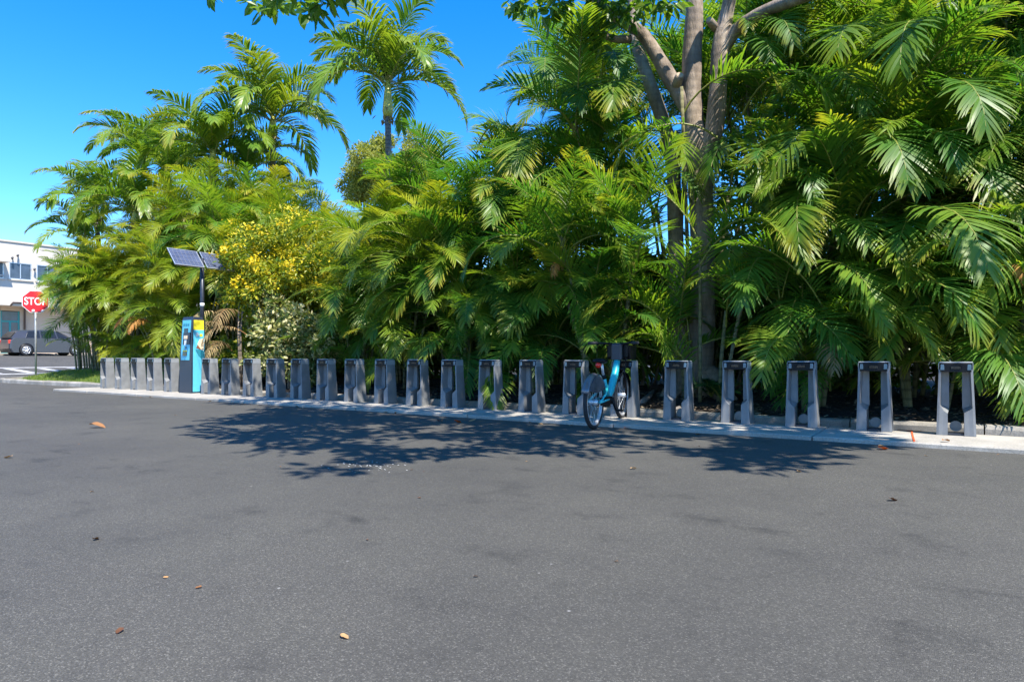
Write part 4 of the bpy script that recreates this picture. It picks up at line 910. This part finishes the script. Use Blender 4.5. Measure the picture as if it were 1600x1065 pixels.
while len(clusters) < 205 and tries < 20000:
    tries += 1; q = Vector((g.uniform(-13, 0), g.uniform(3.2, 8.2)))
    if not inside(q, polyW): continue
    if any((q-h_).length < .36 for h_ in holes): continue
    clusters.append((lift(q, g.uniform(5.4, 7.0)), .27))
k = 0
while k < 95:       # over pad, docks and hedge
    q = Vector((g.uniform(-12.2, -.7), g.uniform(7.7, 9.5)))
    if any((q-h_).length < .4 for h_ in (gnd(640, 640, 0).xy, gnd(520, 628, 0).xy, gnd(800, 648, 0).xy, gnd(1010, 668, 0).xy)): continue
    clusters.append((lift(q, g.uniform(5.8, 7.6)), .32)); k += 1
k = 0
while k < 26:       # over hedge front, sparser
    q = Vector((g.uniform(-9.5, 1.0), g.uniform(10.2, 14))); z = g.uniform(7.6, 9.5); z0 = g.uniform(1, 4)
    clusters.append((Vector((q.x, q.y, 0))+SH*(z-z0)+Vector((0, 0, z)), .4)); k += 1
# clusters showing at the top of the frame
for px, py, Y, r in [(395, 2, 7.0, .12), (430, 6, 7.0, .16), (470, 4, 6.9, .18), (490, 18, 6.9, .12), (520, 0, 7, .15), (330, -8, 7, .1), (410, 14, 7, .1), (505, 8, 6.8, .14), (800, 2, 9.6, .16), (830, 8, 9.8, .22), (865, 16, 10, .26), (900, 28, 10.2, .28), (930, 50, 10.4, .3), (960, 20, 10.4, .3), (990, 14, 10.4, .28), (1020, 8, 10.5, .25), (940, 5, 10.2, .3), (1050, 4, 10.6, .2), (880, 0, 10, .3), (910, 60, 10.4, .2)]:
    clusters.append((at(px, py, Y), r))
# main boughs (world) reaching over the lot
def W2(p): return Vector(p)-o0
tops = [pt(1080, -110), pt(1160, -110, 10.8), pt(1480, -130, 9.0), pt(820, -120, 8.8), pt(900, -30, 10), pt(960, -140, 11.5), pt(1060, -220, 10.8), pt(1200, -230, 10), pt(915, -30, 10), pt(1330, -35, 10.2)]
bough_pts = list(tops)
cl = [c-o0 for c, r in clusters]
# k-means style bough targets
cent = [cl[i] for i in range(0, len(cl), max(1, len(cl)//18))][:18]
for it in range(6):
    acc = [[] for _ in cent]
    for c in cl: acc[min(range(len(cent)), key=lambda i: (cent[i]-c).length)].append(c)
    cent = [sum(a, Vector())/len(a) if a else cent[i] for i, a in enumerate(acc)]
cent.sort(key=lambda c: (c-tops[0]).length)
for c in cent:
    s = min(bough_pts, key=lambda p: (p-c).length); m1 = s.lerp(c, .35)+Vector((g.gauss(0, .15), g.gauss(0, .15), .25)); m2 = s.lerp(c, .7)+Vector((g.gauss(0, .15), g.gauss(0, .15), .2))
    r0 = .05+.006*(s-c).length; limb('bough', [s, m1, m2, c], [r0, r0*.8, r0*.55, .022], n=8); bough_pts += [m1, m2, c]
tw = MB(); LP = []; LD = []
for (c, r), lc in zip(clusters, cl):
    s = min(bough_pts, key=lambda p: (p-lc).length)
    if (s-lc).length > .05: tw.tube([s, s.lerp(lc, .5)+Vector((g.gauss(0, .06), g.gauss(0, .06), .05)), lc], [.016, .011, .006], 5)
    n = int(34*(r/.3)**1.3)+6
    for _ in range(n):
        d = Vector((g.gauss(0, 1), g.gauss(0, 1), g.gauss(0, .6))); d.normalize(); LP.append(lc+d*r*(g.random()**.5)); LD.append(d)
tw.build('twigs', M['bark'], tree)
link('crown', leaf_cloud('crown', np.array(LP), .225, M['treeleaf'], np.array(LD), 1.15, .35, .35), tree)

for o in COL.objects:
    if o.name.split('.')[0] in ('flower_cluster', 'old_fruit_stalk', 'dried_flower'): o['kind'] = 'stuff'

# ------------------------------------------------------------------ fern, logs, litter
FERN = frond_mesh('fern_frond', .55, 55, -20, 18, .12, .03, [M['fern'], M['rachis']], 55, pet=.15, droop=.3, v0=15, v1=5)
for px, py, Y, lab in ((1128, 606, 10.3, 'small bright green fern beside the foot of the big trunk'), (1112, 598, 10.6, 'second small fern against the right side of the big trunk')):
    p = at(px, py+14, Y); f = empty('fern', (p.x, p.y, bed_z(p.x, p.y))); tag(f, lab, 'fern')
    for q in range(9): link('fern_frond', FERN, f, (0, 0, .05), (rng.gauss(0, .2), rng.gauss(0, .15), q*2.4), (rng.uniform(.8, 1.2),)*3)
for (a, b_, r, lab) in ((gnd(1002, 632, .1), gnd(1045, 612, .1), .05, 'pale fallen branch lying left of the big trunk'), (gnd(470, 612, .12), gnd(496, 606, .12), .04, 'short fallen branch on the bed beneath the variegated shrub'), (gnd(1010, 646, .08), gnd(1055, 640, .08), .03, 'thin fallen branch near the kerb right of the bicycle')):
    a = Vector((a.x, max(a.y, 9.5), 0)); b_ = Vector((b_.x, max(b_.y, 9.6), 0)); 
    if (a-b_).length > 1.6: b_ = a+(b_-a).normalized()*1.4
    a.z, b_.z = bed_z(a.x, a.y)+r*.8, bed_z(b_.x, b_.y)+r*.9
    mb = MB(); mm = a.lerp(b_, .5)+Vector((.03, .06, .03)); mb.tube([p-a for p in (a, a.lerp(mm, .5), mm, b_)], [r, r*.95, r*.85, r*.5], 8)
    tag(mb.build('fallen_branch', M['palmbark'], loc=a), lab, 'branch')
def dead_leaf_mesh(seed, mat):
    g = random.Random(seed); mb = MB(); n = 6; rings = []
    for i in range(n+1):
        t = i/n; w = .3*math.sin(math.pi*min(.98, t*.92+.04))**.8; z = .12*math.sin(t*3.1+seed)*.8+.1; cu = .16*g.uniform(.5, 1.2)
        rings += [(t-.5, -w, z+cu*w/.3), (t-.5, 0, z), (t-.5, w, z+cu*w/.3*.8)]
    mb.add(rings, [[3*i+j, 3*i+j+1, 3*i+4+j, 3*i+3+j] for i in range(n) for j in (0, 1)], 0, True); return mb.mesh('leaf', mat)
LV = [dead_leaf_mesh(s, M['fallen']) for s in (1, 2, 3)]; LO = [dead_leaf_mesh(s, M['fallen_orange']) for s in (4, 5)]
special = [(1395, 782, .075, 0, 'tan fallen leaf alone on the asphalt at right'), (538, 996, .038, 0, 'pale brown fallen leaf lowest in the foreground, left of centre'), (187, 987, .038, 0, 'tan fallen leaf in the left foreground'), (150, 843, .05, 0, 'dark curled fallen leaf at left beyond the tan ones'), (13, 715, .09, 0, 'tan fallen leaf at the left edge of the asphalt'), (152, 668, .2, 0, 'flat pale leaf on the asphalt in front of the leftmost docks'), (715, 660, .16, 1, 'bright orange curled leaf left of the bicycle'), (688, 659, .12, 1, 'dull orange leaf just left of the brightest orange one'), (738, 658, .12, 1, 'orange leaf just right of the brightest orange one'), (848, 656, .14, 1, 'orange leaf at the pad edge left of the bicycle'), (980, 669, .1, 1, 'orange leaf on the asphalt right of the bicycle wheel'), (1380, 702, .15, 1, 'salmon coloured leaf in front of the second dock from the right'), (752, 646, .14, 1, 'brown orange leaf against the pad edge'), (1248, 737, .06, 0, 'small brown leaf near the right tip of the tree shadow'), (990, 733, .06, 0, 'small brown leaf in front of the middle shadow'), (1395, 690, .07, 0, 'tiny pale leaf near the salmon leaf')]
for px, py, s_, k, lab in special:
    p = gnd(px, py); o = link('fallen_leaf', (LO if k else LV)[rng.randrange(2)], None, (p.x, p.y, -.048), (rng.uniform(-.15, .15), rng.uniform(-.15, .15), rng.uniform(0, 6.28)), (s_,)*3); tag(o, lab, 'leaf', 'fallen leaves on the asphalt')
p = gnd(1478, 690, 0); tag(link('fallen_leaf', LV[0], None, (p.x, p.y, .001), (0, 0, 1), (.1,)*3), 'brown curled leaf on the pad in front of the rightmost dock', 'leaf', 'fallen leaves on the pad')
for k in range(40):
    p = Vector((rng.uniform(-12, 2), rng.uniform(1.2, 7.7), -.048)); s_ = rng.uniform(.010, .03)
    tag(link('leaf_scrap', LV[k % 3], None, p, (rng.uniform(-.3, .3), rng.uniform(-.3, .3), rng.uniform(0, 6.28)), (s_,)*3), 'tiny scrap of dry leaf scattered on the asphalt', 'leaf', 'tiny leaf scraps on the asphalt')
for k in range(44):
    p = Vector((rng.uniform(-16, 1.5), rng.choice((rng.uniform(7.55, 7.76), rng.uniform(9.0, 9.1))), -.045)); s_ = rng.uniform(.04, .09)
    tag(link('leaf_scrap', LV[k % 3], None, p, (rng.uniform(-.3, .3), rng.uniform(-.3, .3), rng.uniform(0, 6.28)), (s_,)*3), 'dry leaf lodged along the edge of the concrete pad', 'leaf', 'leaves lodged along the pad edge')
# white spatter and orange marking paint
c0 = gnd(572, 728); mb = MB()
for k in range(60):
    q = c0+Vector((rng.gauss(0, .17), rng.gauss(0, .13), .004)); r = rng.uniform(.003, .009); mb.add([q+Vector((r*rng.uniform(.6, 1.2)*math.cos(a), r*rng.uniform(.6, 1.2)*math.sin(a), 0)) for a in [k2*math.pi/4 for k2 in range(8)]], [list(range(8))])
mb.build('white_spatter', M['white'], road)
p = gnd(1424, 672, 0); mb = MB()
for k in range(26):
    q = Vector((p.x+rng.gauss(0, .1), min(8.95, p.y+rng.gauss(0, .05)), .0045)); r = rng.uniform(.008, .03); mb.add([q+Vector((r*rng.uniform(.6, 1.3)*math.cos(a), r*rng.uniform(.6, 1.2)*math.sin(a), 0)) for a in [k2*math.pi/4 for k2 in range(8)]], [list(range(8))])
q = gnd(1426, 694, 0); mb.add([(p.x-.008, p.y, .005), (p.x+.008, p.y, .005), (q.x+.012, max(7.83, q.y), .005), (q.x-.006, max(7.83, q.y), .005)], [(0, 1, 2, 3)])
mb.build('orange_paint_mark', M['orange_p'], pad)
